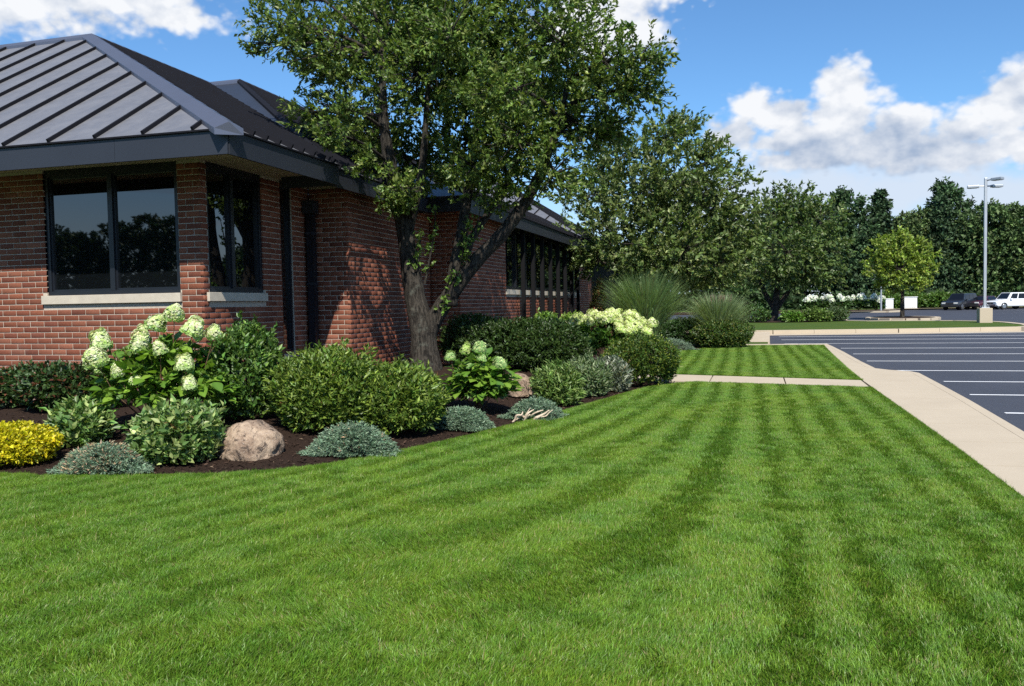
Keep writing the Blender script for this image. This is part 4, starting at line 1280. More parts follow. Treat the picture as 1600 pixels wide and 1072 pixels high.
C4 = [(9.53, 62.00, 5.02, 1.13), (10.53, 62.00, 5.30, 1.21), (11.53, 62.00, 4.74, 1.08), (9.13, 62.00, 3.82, 1.13), (11.94, 62.00, 3.74, 1.0), (10.46, 61.50, 3.65, 1.55), (9.74, 62.00, 2.75, 0.9), (11.54, 62.00, 2.75, 0.8), (10.53, 62.00, 5.9, 0.6), (10.5, 63.2, 4.0, 1.2)]
L4 = [([(10.55, 62, 0.3), (10.55, 62, 1.2), (10.55, 62, 2.3), (10.5, 62, 4.0), (10.5, 62, 5.6)], [0.16, 0.13, 0.11, 0.07, 0.03])]
tree('young_tree', 'young yellow-green tree with a straight trunk on the car park tree island', (10.55, 62, 0.36), L4, C4, 56, 13, 0.22, 0.55, (0.20, 0.275, 0.045), (0.29, 0.35, 0.07), 8, twigL=0.45)
# slender sapling with a pale trunk
L5 = [([(13.0, 87.6, 0.4), (13.0, 87.6, 1.6), (13.02, 87.6, 3.2), (13.0, 87.6, 4.8)], [0.10, 0.085, 0.07, 0.03])]
tree('sapling', 'slender pale-trunked sapling between the white shrubs and the young tree', (13.0, 87.6, 0.45), L5, [(13.0, 87.6, 4.6, 1.0), (12.6, 87.6, 3.8, 0.7), (13.4, 87.8, 3.9, 0.7)], 26, 8, 0.28, 0.55, (0.06, 0.11, 0.03), (0.1, 0.15, 0.04), 9, bark='galvanised')

# woods along the far side of the car park: a few crowns, shared between the single trees
def wood_meshes(seed, h, w, conical=0.0, n=2300, leaf=0.42, base=(0.056, 0.094, 0.032)):
    rng = np.random.default_rng(seed); parts = []; mb = MB()
    mb.tube([(0, 0, -0.3), (0.1, 0, h * .25), (0, 0.1, h * .6), (0, 0, h * .9)], [0.32, 0.26, 0.16, 0.05], 8)
    ncl = 20
    for k in range(ncl):
        t = (k + 0.5) / ncl; z = h * (0.10 + 0.86 * t)
        prof = (1 - t) ** 0.7 * 1.15 if conical else math.sin(math.pi * min(1, 0.30 + 0.66 * t)) ** 0.6
        rad = w * 0.5 * prof; a = k * 2.4 + rng.normal(0, 0.4); q = rng.uniform(0.4, 0.75)
        c = np.array([rad * q * math.cos(a), rad * q * math.sin(a), z]); r = (0.34 + 0.22 * rng.random()) * rad * 0.9 + 0.45
        m = int(n / ncl); d = unit(rng.standard_normal((m, 3))); lf = lumps(rng, 8, 0.3, 5)
        T = c + d * (r * lf(d) * (1 - 0.5 * rng.random(m) ** 2))[:, None] * np.array([1.1, 1.1, 0.85])
        DIR = unit(d + np.array([c[0], c[1], 0]) / (rad + .1) * 0.5 + rng.normal(0, .3, (m, 3)))
        sh = math.exp(rng.normal(0, 0.16))
        parts.append(shoots(rng, T, DIR, 0.8, 5, leaf, 0.6, 0.9, 0.5, tuple(np.array(base) * sh), 0.25, tuple(np.array(base) * 1.8), 0.12, 0.2, out=d))
        mb.tube(bez((0, 0, z * 0.72), (c[0] * .4, c[1] * .4, z * 0.85), tuple(c), 5), [0.10, 0.08, 0.06, 0.04, 0.02], 5, False)
    V, F, C = merge(parts)
    cm = np_mesh('crown', V, F, C); cm.materials.append(MAT['needle'])
    tm = mb.mesh('trunk', True); tm.materials.append(MAT['bark_dark'])
    return cm, tm


WM = [wood_meshes(21, 14.5, 9.5), wood_meshes(22, 16, 8.0, base=(0.044, 0.080, 0.032)), wood_meshes(23, 13, 10.5, base=(0.066, 0.100, 0.032)), wood_meshes(24, 15, 7.0, 1.0, base=(0.042, 0.076, 0.034)), wood_meshes(25, 12, 9, base=(0.064, 0.105, 0.034))]


def wood_tree(label, x, y, k, s, rz, name='woodland_tree'):
    root = empty(name, (x, y, 0.15), rz); root.scale = (s, s, s * 1.0)
    tag(root, label, 'tree', 'trees of the woods behind the car park')
    c = link('crown', WM[k][0], None, root, kind='stuff'); t = link('trunk', WM[k][1], None, root)
    return root


W = [(-2.5, 112, 4, 0.95, 'low leafy woodland tree seen between the two broad trees by the building'),
     (3.0, 116, 2, 0.92, 'wide woodland tree behind the dark forked trunk on the island'),
     (8.2, 118, 0, 0.98, 'dark woodland tree directly right of the round-headed island tree top'),
     (13.2, 117, 1, 1.0, 'tall dark woodland tree above the white-flowered shrubs'),
     (17.6, 119, 3, 1.08, 'tall woodland tree left of and behind the young yellow-green tree'),
     (21.2, 118, 2, 0.98, 'broad woodland tree straight behind the young yellow-green tree'),
     (24.4, 116, 3, 0.97, 'narrow cone-topped woodland tree just right of the young tree'),
     (26.0, 121, 1, 1.06, 'open-topped tallest woodland tree left of the light pole'),
     (29.2, 116, 4, 1.08, 'lower rounded woodland tree immediately behind the light pole'),
     (33.0, 118, 0, 0.90, 'woodland tree right of the light pole above the white SUV'),
     (37.5, 113, 2, 1.06, 'large dark woodland tree at the right edge of the picture')]
for x, y, k, s, lab in W:
    wood_tree(lab, x, y, k, s, (x * 7.3) % 6.28)
# the depth of the wood behind them, and the belt of trees across the road behind the viewer (seen in the window panes)
def far_wood(name, label, spots, seed):
    rng = np.random.default_rng(seed); parts = []
    for x, y, h, w in spots:
        m = 420; d = unit(rng.standard_normal((m, 3))); d[:, 2] = np.abs(d[:, 2]) * 1.2 - 0.45; lf = lumps(rng, 12, 0.35, 5)
        T = np.array([x, y, h * 0.5]) + d * lf(d)[:, None] * np.array([w / 2, w / 2, h * 0.52]); T[:, 2] = np.maximum(T[:, 2], 0.2)
        parts.append(shoots(rng, T, d, 1.2, 7, 0.75, 0.6, 0.9, 0.5, (0.040, 0.070, 0.026), 0.3, None, 0, 0.2, out=d))
    V, F, C = merge(parts); o = link(name, np_mesh(name, V, F, C), MAT['needle'], None, kind='stuff'); tag(o, label, 'woods')


rw = np.random.default_rng(3)
far_wood('wood', 'dark mass of woodland behind the front row of trees', [(x + rw.normal(0, 1), 128 + rw.uniform(-2, 5), rw.uniform(11.5, 14.0), 10) for x in np.arange(-45, 75, 4.2)], 31)
far_wood('tree_belt', 'belt of trees across the grounds reflected in the large front window', [(x + rw.normal(0, 2), -95 + rw.uniform(-4, 6) - abs(x) * 0.1, rw.uniform(15, 21), 13) for x in np.arange(-150, 60, 4.6)], 32)
far_wood('undergrowth', 'low dark undergrowth along the foot of the woods', [(x + rw.normal(0, .5), 111 + rw.uniform(-1, 3), rw.uniform(1.6, 3.2), 5.0) for x in np.arange(-30, 60, 3.6)], 33)

# ------------------------------------------------------------------ shrubs, grasses and stones of the near bed
G = (0.055, 0.115, 0.022)
shrub('golden_shrub', 'low golden-yellow mounded shrub at the left edge of the bed', 'shrub', (-8.05, 7.5, bz(-8.05, 7.5)), 0.56, 0.42, 0.45, 0.044, 0.6, 1500, 8, 0.09, (0.47, 0.42, 0.012), (0.60, 0.55, 0.03), 0.3, 0.15, seed=41, upright=0.3, lump=0.08, strays=0.0)
for i, (x, y, lab) in enumerate(((-10.9, 10.6, 'dark green low shrub below the left part of the front window'), (-9.75, 10.3, 'dark green reddish-leaved shrub below the front window beside the hydrangea'))):
    shrub('ground_shrub', lab, 'shrub', (x, y, bz(x, y)), 0.75, 0.6, 0.60, 0.07, 0.6, 1300, 8, 0.14, (0.045, 0.085, 0.025), (0.12, 0.045, 0.025), 0.14, seed=42 + i, lump=0.25)
FH = [flower_mesh('flower_head', 51), flower_mesh('flower_head', 52, (0.12, 0.11, 0.11)), flower_mesh('flower_head', 53, (0.10, 0.105, 0.15), 950)]
FL = [flower_mesh('flower_head', 54, base=(0.52, 0.62, 0.20), alt=(0.68, 0.70, 0.40), palt=0.35), flower_mesh('flower_head', 55, (0.13, 0.12, 0.15), 1000, (0.56, 0.66, 0.24), (0.72, 0.72, 0.45))]
FG = [flower_mesh('flower_head', 57, (0.10, 0.10, 0.14), 900, (0.40, 0.54, 0.14), (0.55, 0.62, 0.26)), flower_mesh('flower_head', 58, (0.10, 0.11, 0.11), 900, (0.30, 0.46, 0.17), (0.5, 0.58, 0.25))]
LC = [(0.12, 0.225, 0.026), (0.085, 0.175, 0.024), (0.17, 0.28, 0.034)]
H1 = [(-0.62, -0.35, 1.13, 1.15), (-0.47, -0.62, 0.93, 1.15), (-0.03, -0.35, 1.12, 1.1), (-0.06, 0.0, 1.34, 1.1), (0.22, 0.0, 1.47, 1.0), (0.55, -0.1, 1.27, 1.15), (0.72, 0.12, 1.22, 0.85), (0.68, -0.45, 0.86, 1.0), (0.78, -0.5, 0.62, 0.78), (-0.80, -0.15, 0.76, 0.7), (-0.36, 0.1, 1.26, 0.7), (0.3, -0.4, 1.05, 0.75), (-0.25, -0.5, 0.78, 0.7), (0.42, 0.15, 1.36, 0.8), (-0.55, 0.1, 1.0, 0.65), (0.1, -0.6, 0.66, 0.6)]
hydrangea('tall hydrangea with creamy white flower heads before the front window', (-7.25, 9.15, bz(-7.25, 9.15)), 0.95, 0.75, 1.46, 270, H1, 61, LC, 0.17, FH)
shrub('variegated_shrub', 'small pale-edged leafy shrub between the golden shrub and the hydrangea', 'shrub', (-7.85, 8.35, bz(-7.85, 8.35)), 0.36, 0.32, 0.50, 0.085, 0.5, 330, 8, 0.16, (0.13, 0.22, 0.06), (0.30, 0.36, 0.13), 0.25, seed=44, upright=0.7)
juniper('juniper_shrub', 'blue-green spreading juniper with brown dead tips at the lawn edge', (-6.62, 7.36, bz(-6.62, 7.36)), 0.56, 0.34, 0.29, 71, dead=0.35)
shrub('variegated_shrub', 'bushy pale-green variegated shrub left of the big boulder', 'shrub', (-6.12, 7.95, bz(-6.12, 7.95)), 0.48, 0.42, 0.62, 0.090, 0.48, 620, 8, 0.17, (0.13, 0.22, 0.062), (0.32, 0.38, 0.14), 0.28, seed=45, upright=0.7)
shrub('upright_shrub', 'dark green upright shrub between the hydrangea and the clipped evergreens', 'shrub', (-6.55, 9.95, bz(-6.55, 9.95)), 0.50, 0.48, 1.20, 0.075, 0.5, 1100, 9, 0.18, (0.065, 0.130, 0.026), (0.14, 0.23, 0.04), 0.25, seed=46, upright=0.9)
boulder('large rounded tan boulder lying on the mulch', (-5.50, 8.38, 0.01), 0.385, 0.34, 0.32, 3, 0.4)
shrub('evergreen_shrub', 'left one of the two wide rounded evergreens behind the big boulder', 'shrub', (-5.25, 9.85, bz(-5.25, 9.85)), 0.68, 0.62, 0.98, 0.075, 0.34, 2100, 10, 0.17, (0.105, 0.170, 0.028), (0.20, 0.27, 0.042), 0.30, seed=47, upright=0.45)
shrub('evergreen_shrub', 'right one of the two wide rounded evergreens in front of the tree trunk', 'shrub', (-4.50, 10.2, bz(-4.50, 10.2)), 0.64, 0.60, 0.94, 0.075, 0.34, 2000, 10, 0.17, (0.105, 0.170, 0.028), (0.20, 0.27, 0.042), 0.30, seed=48, upright=0.45)
juniper('juniper_shrub', 'blue-grey juniper mound right of the big boulder', (-4.38, 8.78, bz(-4.38, 8.78)), 0.58, 0.36, 0.36, 72, dead=0.02)
juniper('juniper_shrub', 'blue-grey juniper mound at the foot of the right wide evergreen', (-3.75, 10.85, bz(-3.75, 10.85)), 0.48, 0.36, 0.30, 73)
H2 = [(-0.42, -0.1, 0.86, 0.7), (-0.22, 0.05, 0.96, 0.7), (0.05, -0.05, 0.98, 0.85), (0.16, -0.3, 0.84, 0.6), (0.42, -0.2, 0.76, 0.85), (-0.05, -0.3, 0.74, 0.5)]
hydrangea('lime-flowered hydrangea between the tree trunk and the small boulder', (-3.95, 12.25, bz(-3.95, 12.25)), 0.60, 0.5, 1.12, 230, H2, 62, [(0.10, 0.20, 0.022), (0.075, 0.16, 0.03), (0.15, 0.25, 0.03)], 0.17, FG)
boulder('small rounded grey-tan boulder beside the lime hydrangea', (-3.80, 14.15, bz(-3.8, 14.15) + 0.05), 0.27, 0.26, 0.30, 5, 0.9)
juniper('juniper_shrub', 'juniper mound with bleached driftwood lying on it', (-2.98, 12.0, bz(-2.98, 12.0)), 0.48, 0.36, 0.32, 74)
# driftwood pieces
def driftwood(label, loc, segs):
    root = empty('driftwood', loc); tag(root, label, 'driftwood')
    for pts, r in segs:
        mb = MB(); C = catmull(pts, 4); mb.tube(C, [r * (1 - 0.5 * abs(2 * k / (len(C) - 1) - 0.8)) for k in range(len(C))], 7)
        tubes_mesh(mb, 'branch', 'dry_wood', root)


rd = np.random.default_rng(17)
dseg = []
for k in range(6):
    a = rd.uniform(-0.5, 0.9); L = rd.uniform(0.18, 0.5); c0 = np.array([rd.uniform(-0.34, 0.10), rd.uniform(-0.06, 0.04), rd.uniform(0.01, 0.05)])
    pts = []
    for j in range(5):
        t = j / 4; q = c0 + np.array([math.cos(a) * L * t, 0.25 * L * t, abs(math.sin(a)) * L * t * 0.35 + 0.12 * t]) + rd.normal(0, 0.018, 3); pts.append(tuple(q))
    dseg.append((pts, rd.uniform(0.010, 0.026)))
driftwood('bleached driftwood branches on the front of the juniper', (-3.02, 11.66, bz(-3.0, 11.66)), dseg)
for i, (x, y, rx, h, base, alt, lab, nm) in enumerate((
        (-3.02, 13.75, 0.42, 0.62, (0.12, 0.20, 0.045), (0.24, 0.32, 0.10), 'light green feathery shrub right of the small boulder', 'feathery_shrub'),
        (-2.80, 15.15, 0.42, 0.66, (0.10, 0.155, 0.06), (0.26, 0.31, 0.17), 'grey-green feathery shrub, middle one of three right of the small boulder', 'feathery_shrub'),
        (-2.42, 16.05, 0.30, 0.58, (0.13, 0.16, 0.11), (0.34, 0.36, 0.27), 'silvery small shrub touching the round evergreen by the path', 'silver_shrub'))):
    shrub(nm, lab, 'shrub', (x, y, bz(x, y)), rx, rx * 0.9, h, 0.10, 0.22, 620, 9, 0.17, base, alt, 0.3, seed=80 + i, upright=0.7)
shrub('evergreen_shrub', 'round dark evergreen at the path corner of the bed', 'shrub', (-2.08, 17.3, bz(-2.0, 17.0) + 0.02), 0.80, 0.72, 0.98, 0.06, 0.36, 2600, 9, 0.13, (0.062, 0.115, 0.020), (0.18, 0.22, 0.035), 0.26, seed=83, lump=0.14)
for i, (x, y, rx, h, lab) in enumerate(((-6.1, 19.1, 0.95, 1.15, 'dark shaded hedge shrub directly right of the tree trunk'), (-4.9, 18.2, 0.95, 1.1, 'dark shaded hedge shrub behind the small boulder'), (-4.05, 18.0, 0.85, 1.05, 'dark hedge shrub below the lime hydrangea near the path'))):
    shrub('hedge_shrub', lab, 'shrub', (x, y, bz(x, y)), rx, 0.85, h, 0.07, 0.45, 1700, 9, 0.16, (0.040, 0.075, 0.017), (0.06, 0.10, 0.022), 0.2, seed=84 + i, lump=0.15, group='dark hedge behind the small boulder')
rh = np.random.default_rng(9)
H3 = [(rh.uniform(-1.25, 1.25), rh.uniform(-0.75, 0.5), 0, rh.uniform(0.95, 1.35)) for _ in range(50)]
H3 = [(x, y, 1.28 - 0.28 * (x / 1.25) ** 2 - 0.35 * max(0, -y) + rh.uniform(-0.12, 0.1), s) for x, y, _, s in H3]
hydrangea('wide hydrangea covered in lime-green flower heads before the tall grass', (-3.62, 22.7, 0.05), 1.35, 0.95, 1.32, 190, H3, 63, [(0.085, 0.17, 0.025), (0.065, 0.14, 0.022)], 0.17, FL, own=False)
shrub('leafy_shrub', 'green leafy shrub left of the wide lime hydrangea', 'shrub', (-5.2, 22.6, 0.05), 0.85, 0.8, 1.15, 0.10, 0.55, 900, 8, 0.2, (0.055, 0.12, 0.024), (0.12, 0.2, 0.04), 0.2, seed=88)
shrub('leafy_shrub', 'bright green shrub against the brick below the long window', 'shrub', (-6.5, 28.2, 0.02), 0.55, 1.0, 1.25, 0.12, 0.5, 700, 8, 0.2, (0.11, 0.2, 0.03), (0.2, 0.3, 0.05), 0.3, seed=89)
shrub('leafy_shrub', 'bright green shrub farther along below the long window', 'shrub', (-6.5, 32.5, 0.05), 0.55, 1.2, 1.3, 0.12, 0.5, 700, 8, 0.2, (0.11, 0.2, 0.03), (0.2, 0.3, 0.05), 0.3, seed=90)
shrub('reddish_shrub', 'tall thin shrub with dry reddish tops at the end of the long window', 'shrub', (-6.1, 36.2, 0.1), 0.35, 0.35, 2.3, 0.13, 0.4, 260, 8, 0.3, (0.12, 0.15, 0.04), (0.33, 0.16, 0.09), 0.45, seed=91, upright=1.2)
grass_clump('fountain_grass', 'tall round fountain of ornamental grass, the larger of the two', (-3.55, 32.2, 0.07), 1.3, 2.55, 3600, 92)
grass_clump('fountain_grass', 'smaller ornamental grass with pinkish plumes beside the second lawn', (-0.85, 30.9, 0.05), 0.95, 1.75, 2600, 93, (0.22, 0.29, 0.14), plumes=16)
shrub('evergreen_shrub', 'low rounded evergreen under the smaller ornamental grass', 'shrub', (-0.72, 30.15, 0.02), 0.95, 0.55, 0.95, 0.085, 0.4, 1500, 8, 0.16, (0.055, 0.105, 0.02), (0.15, 0.17, 0.035), 0.22, seed=94)
shrub('evergreen_shrub', 'dark low evergreen between the two ornamental grasses', 'shrub', (-2.05, 31.3, 0.05), 0.8, 0.6, 0.95, 0.085, 0.4, 1100, 8, 0.16, (0.035, 0.075, 0.018), None, 0, seed=95)
juniper('juniper_shrub', 'pale low juniper beside the base of the tall ornamental grass', (-2.35, 28.9, 0.03), 0.85, 0.55, 0.42, 96, 700, (0.17, 0.24, 0.16))
# beds round the far trees
for i, (x, y, rx, h, base, lab) in enumerate((
        (4.3, 53.6, 0.9, 0.75, (0.11, 0.17, 0.04), 'yellow-green mound right of the dark forked trunk'),
        (5.4, 54.4, 0.8, 0.8, (0.08, 0.12, 0.05), 'grey-green mound at the right end of the island bed'),
        (3.0, 53.4, 0.7, 0.6, (0.10, 0.19, 0.03), 'bright low plant in front of the dark forked trunk'),
        (0.6, 54.0, 1.0, 0.9, (0.05, 0.10, 0.025), 'flat-topped shrub left of the dark forked trunk'),
        (-1.2, 55.5, 1.2, 1.5, (0.045, 0.09, 0.025), 'taller shrub behind the smaller ornamental grass'))):
    shrub('island_shrub', lab, 'shrub', (x, y, ter(y) + 0.06), rx, rx * .8, h, 0.16, 0.5, 420, 7, 0.2, base, tuple(np.array(base) * 1.7), 0.2, seed=100 + i, group='shrubs of the island bed')
WH = [flower_mesh('flower_head', 56, (0.32, 0.28, 0.24), 260, (0.80, 0.80, 0.74), (0.62, 0.70, 0.48), 0.2, 0.10)]
wl = ['leftmost of the white-flowered hydrangeas beyond the island', 'second white-flowered hydrangea from the left beyond the island', 'third white-flowered hydrangea from the left beyond the island', 'fourth white-flowered hydrangea from the left beyond the island', 'fifth white-flowered hydrangea, nearest the pale-trunked sapling']
for i in range(5):
    x = 6.6 + 1.55 * i; hh = [(rh.uniform(-.6, .6), rh.uniform(-.5, .1), rh.uniform(1.0, 1.5), rh.uniform(0.7, 1.15)) for _ in range(8)]
    hydrangea(wl[i], (x, 89.5 + (i % 2) * .6, 0.46), 0.85, 0.7, 1.4, 60, hh, 110 + i, [(0.05, 0.10, 0.025)], 0.28, WH, 'white-flowered hydrangeas beyond the island', own=False)
for i, x in enumerate((16.5, 19.5, 22.4)):
    shrub('roadside_shrub', ['bright green shrub left of the parked cars, farthest from them', 'bright green shrub left of the parked cars, middle one of three', 'bright green shrub nearest the parked dark cars'][i], 'shrub', (x, 107 + .4 * i, 0.45), 1.9, 1.2, 1.7, 0.3, 0.5, 520, 7, 0.4, (0.085, 0.155, 0.03), (0.13, 0.2, 0.04), 0.2, seed=120 + i)

# white cabinets beyond the young tree
for i, (x, y, w, h, lab) in enumerate(((15.9, 101.6, 0.8, 1.15, 'left white utility cabinet beyond the young tree'), (18.2, 102.4, 1.35, 1.3, 'right wider white utility cabinet beyond the young tree'))):
    c = empty('utility_cabinet', (x, y, 0.44)); tag(c, lab, 'cabinet')
    MB().box(-w / 2, w / 2, -0.4, 0.4, 0.08, h).build('body', MAT['white_metal'], c, bevel=0.03)
    MB().box(-w / 2 - 0.06, w / 2 + 0.06, -0.46, 0.46, h + 0.003, h + 0.07).build('lid', MAT['white_metal'], c, bevel=0.02)
    MB().box(-w / 2 - 0.1, w / 2 + 0.1, -0.5, 0.5, -0.1, 0.077).build('plinth', MAT['concrete'], c)
    MB().box(-w / 2 + 0.1, w / 2 - 0.1, -0.425, -0.403, 0.18, h - 0.1).build('door', MAT['white_metal'], c, bevel=0.008)

# ------------------------------------------------------------------ light pole
LP = empty('light_pole', (12.4, 49.3, 0.3)); tag(LP, 'tall grey parking-lot light pole with flat heads on a square concrete footing', 'light pole')
MB().box(-0.31, 0.31, -0.31, 0.31, -0.2, 0.78).build('footing', MAT['concrete'], LP, bevel=0.03)
MB().prism([(-0.068, -0.068, 0.783), (0.068, -0.068, 0.783), (0.068, 0.068, 0.783), (-0.068, 0.068, 0.783)], (0, 0, 6.85)).build('pole', MAT['galvanised'], LP, bevel=0.015)
MB().box(-0.2, 0.2, -0.2, 0.2, 0.781, 0.83).build('base_plate', MAT['galvanised'], LP, bevel=0.01)
for dx, dy in ((-.15, -.15), (.15, -.15), (-.15, .15), (.15, .15)):
    MB().tube([(dx, dy, 0.83), (dx, dy, 0.92)], [0.018, 0.018], 6).build('anchor_bolt', MAT['galvanised'], LP)
for (dx, dy, z) in ((-1, 0.15, 7.2), (0.95, 0.3, 7.2), (0.75, -0.65, 7.5)):
    d = Vector((dx, dy, 0)).normalized(); p = Vector((-d.y, d.x, 0))
    arm = MB().tube([(d.x * 0.05, d.y * .05, z), (d.x * 0.32, d.y * .32, z + 0.02)], [0.04, 0.035], 8).build('arm', MAT['galvanised'], LP)
    a = d * 0.30; b = d * 0.86
    pts = [a + p * 0.13, a - p * 0.13, b - p * 0.17, b + p * 0.17]
    m = MB().prism([(q.x, q.y, z - 0.06) for q in pts], (0, 0, 0.14)); hd = m.build('lamp_head', MAT['galvanised'], LP, bevel=0.03)
    pts = [d * 0.40 + p * 0.10, d * 0.40 - p * 0.10, d * 0.80 - p * 0.12, d * 0.80 + p * 0.12]
    MB().prism([(q.x, q.y, z - 0.075) for q in pts], (0, 0, 0.013)).build('lens', MAT['lamp_lens'], hd)

# ------------------------------------------------------------------ cars
def car(name, label, loc, rz, paint, suv=True, L=4.6, Wd=1.8):
    root = empty(name, loc, rz); tag(root, label, 'car', 'cars parked on the far side')
    # profile along x (front at +x), z up
    if suv:
        low = [(-2.25, 0.42), (-2.3, 0.75), (-2.22, 1.02), (1.0, 1.02), (2.0, 0.92), (2.25, 0.78), (2.28, 0.45), (2.1, 0.32), (-2.1, 0.32)]
        cab = ((-2.15, 0.98, 1.02), (-1.98, 0.42, 1.72)); gh = 1.72
    else:
        low = [(-2.25, 0.40), (-2.28, 0.72), (-2.1, 0.90), (0.9, 0.92), (1.9, 0.80), (2.2, 0.66), (2.25, 0.42), (2.1, 0.28), (-2.1, 0.28)]
        cab = ((-1.75, 0.95, 0.91), (-1.05, 0.25, 1.42)); gh = 1.42
    h = Wd / 2
    body = MB().prism([(x, -h, z) for x, z in low], (0, Wd, 0)).build('body', MAT[paint], root, True, 0.07)
    (b0, b1, bz_), (t0, t1, tz) = cab
    hi = h - 0.06; ht = h - 0.24
    v = [(b0, -hi, bz_), (b1, -hi, bz_), (b1, hi, bz_), (b0, hi, bz_), (t0, -ht, tz), (t1, -ht, tz), (t1, ht, tz), (t0, ht, tz)]
    m = MB(); m.v = v; m.f = [(0, 1, 5, 4), (1, 2, 6, 5), (2, 3, 7, 6), (3, 0, 4, 7), (4, 5, 6, 7)]
    cb = m.build('cabin', MAT[paint], root)

    def pane(q, n, a, b, c, d, name='window'):
        Q = [Vector(v[k]) for k in q]

        def pt(s, t): return (Q[0] * (1 - s) + Q[1] * s) * (1 - t) + (Q[3] * (1 - s) + Q[2] * s) * t
        P = [pt(a, c), pt(b, c), pt(b, d), pt(a, d)]; nn = (P[1] - P[0]).cross(P[3] - P[0]).normalized()
        if nn.dot(Vector(n)) < 0: nn = -nn
        MB().prism([tuple(k + nn * 0.004) for k in P], tuple(nn * 0.012)).build(name, MAT['car_glass'], cb)
    for q, n in (((0, 1, 5, 4), (0, -1, 0)), ((3, 2, 6, 7), (0, 1, 0))):
        for a, b in ((0.06, 0.32), (0.36, 0.62), (0.66, 0.92)) if suv else ((0.10, 0.48), (0.52, 0.90)):
            pane(q, n, a, b, 0.12, 0.86)
    pane((1, 2, 6, 5), (1, 0, 0.3), 0.06, 0.94, 0.10, 0.92, 'windscreen'); pane((3, 0, 4, 7), (-1, 0, 0.3), 0.08, 0.92, 0.15, 0.9, 'rear_window')
    wr = 0.36 if suv else 0.32
    for x in (-1.35, 1.4):
        for s in (-1, 1):
            w = MB().tube([(x, s * (h - 0.20), wr), (x, s * (h + 0.015), wr)], [wr, wr], 20).build('wheel', MAT['rubber'], root)
            MB().tube([(x, s * (h + 0.016), wr), (x, s * (h + 0.03), wr)], [wr * 0.62, wr * 0.55], 14).build('rim', MAT['alloy'], w)
    for s in (-1, 1):
        MB().box(2.17, 2.285, s * (h - 0.3) - 0.2, s * (h - 0.3) + 0.2, 0.66, 0.80).build('headlight', MAT['lamp_lens'], root, bevel=0.02)
        MB().box(-2.33, -2.2, s * (h - 0.2) - 0.14, s * (h - 0.2) + 0.14, 0.72, 0.9).build('tail_light', MAT['red_lens'], root, bevel=0.02)
        MB().box(0.55, 0.75, s * (h + 0.08) - 0.08, s * (h + 0.08) + 0.08, 1.0 if suv else .9, 1.14 if suv else 1.03).build('mirror', MAT[paint], root, bevel=0.02)
    MB().box(2.20, 2.34, -h + 0.1, h - 0.1, 0.34, 0.56).build('bumper', MAT['rubber'] if paint != 'car_white' else MAT['alloy'], root, bevel=0.03)
    MB().box(2.22, 2.30, -0.4, 0.4, 0.60, 0.76).build('grille', MAT['rubber'], root)
    return root


car('parked_car', 'white SUV parked at the right edge beyond the light pole', (26.6, 96.5, 0.33), math.radians(205), 'car_white', True)
car('parked_car', 'black SUV parked left of the light pole', (21.9, 96.2, 0.33), math.radians(232), 'car_black', True)
car('parked_car', 'dark maroon sedan mostly hidden behind the light pole', (24.3, 97.5, 0.33), math.radians(228), 'car_maroon', False)

# ------------------------------------------------------------------ mulch chips
def chips():
    rng = np.random.default_rng(5)
    n = 60000
    x = rng.uniform(-12, -0.9, n); y = rng.uniform(6.9, 20, n)
    k = inside(BED1, x, y); x, y = x[k], y[k]
    e = edge_dist(x, y); k = (e < 3.0) & (rng.random(len(x)) < np.exp(-e / 2.2)); x, y, e = x[k], y[k], e[k]
    z = bedz(x, y) + rng.uniform(0.0, 0.018, len(x))
    a = rng.uniform(0, 6.28, len(x)); D = np.stack([np.cos(a), np.sin(a), rng.normal(0, 0.3, len(x))], 1)
    N = np.stack([rng.normal(0, .35, len(x)), rng.normal(0, .35, len(x)), np.ones(len(x))], 1)
    V, F = leaf_cloud(rng, np.stack([x, y, z], 1), D, N, 0.045, 0.34, 0.1, 0.45)
    c = np.array((0.036, 0.021, 0.014)) * np.exp(rng.normal(0, 0.5, (len(x), 1)))
    s = rng.random(len(x)) < 0.03; c[s] = np.array((0.20, 0.14, 0.09)) * np.exp(rng.normal(0, .3, (s.sum(), 1)))
    o = link('mulch', np_mesh('mulch', V, F, np.repeat(c, 4, axis=0)), MAT['bark_chip'], None, kind='stuff')
    tag(o, 'dark brown bark mulch covering the planting bed', 'mulch')


chips()

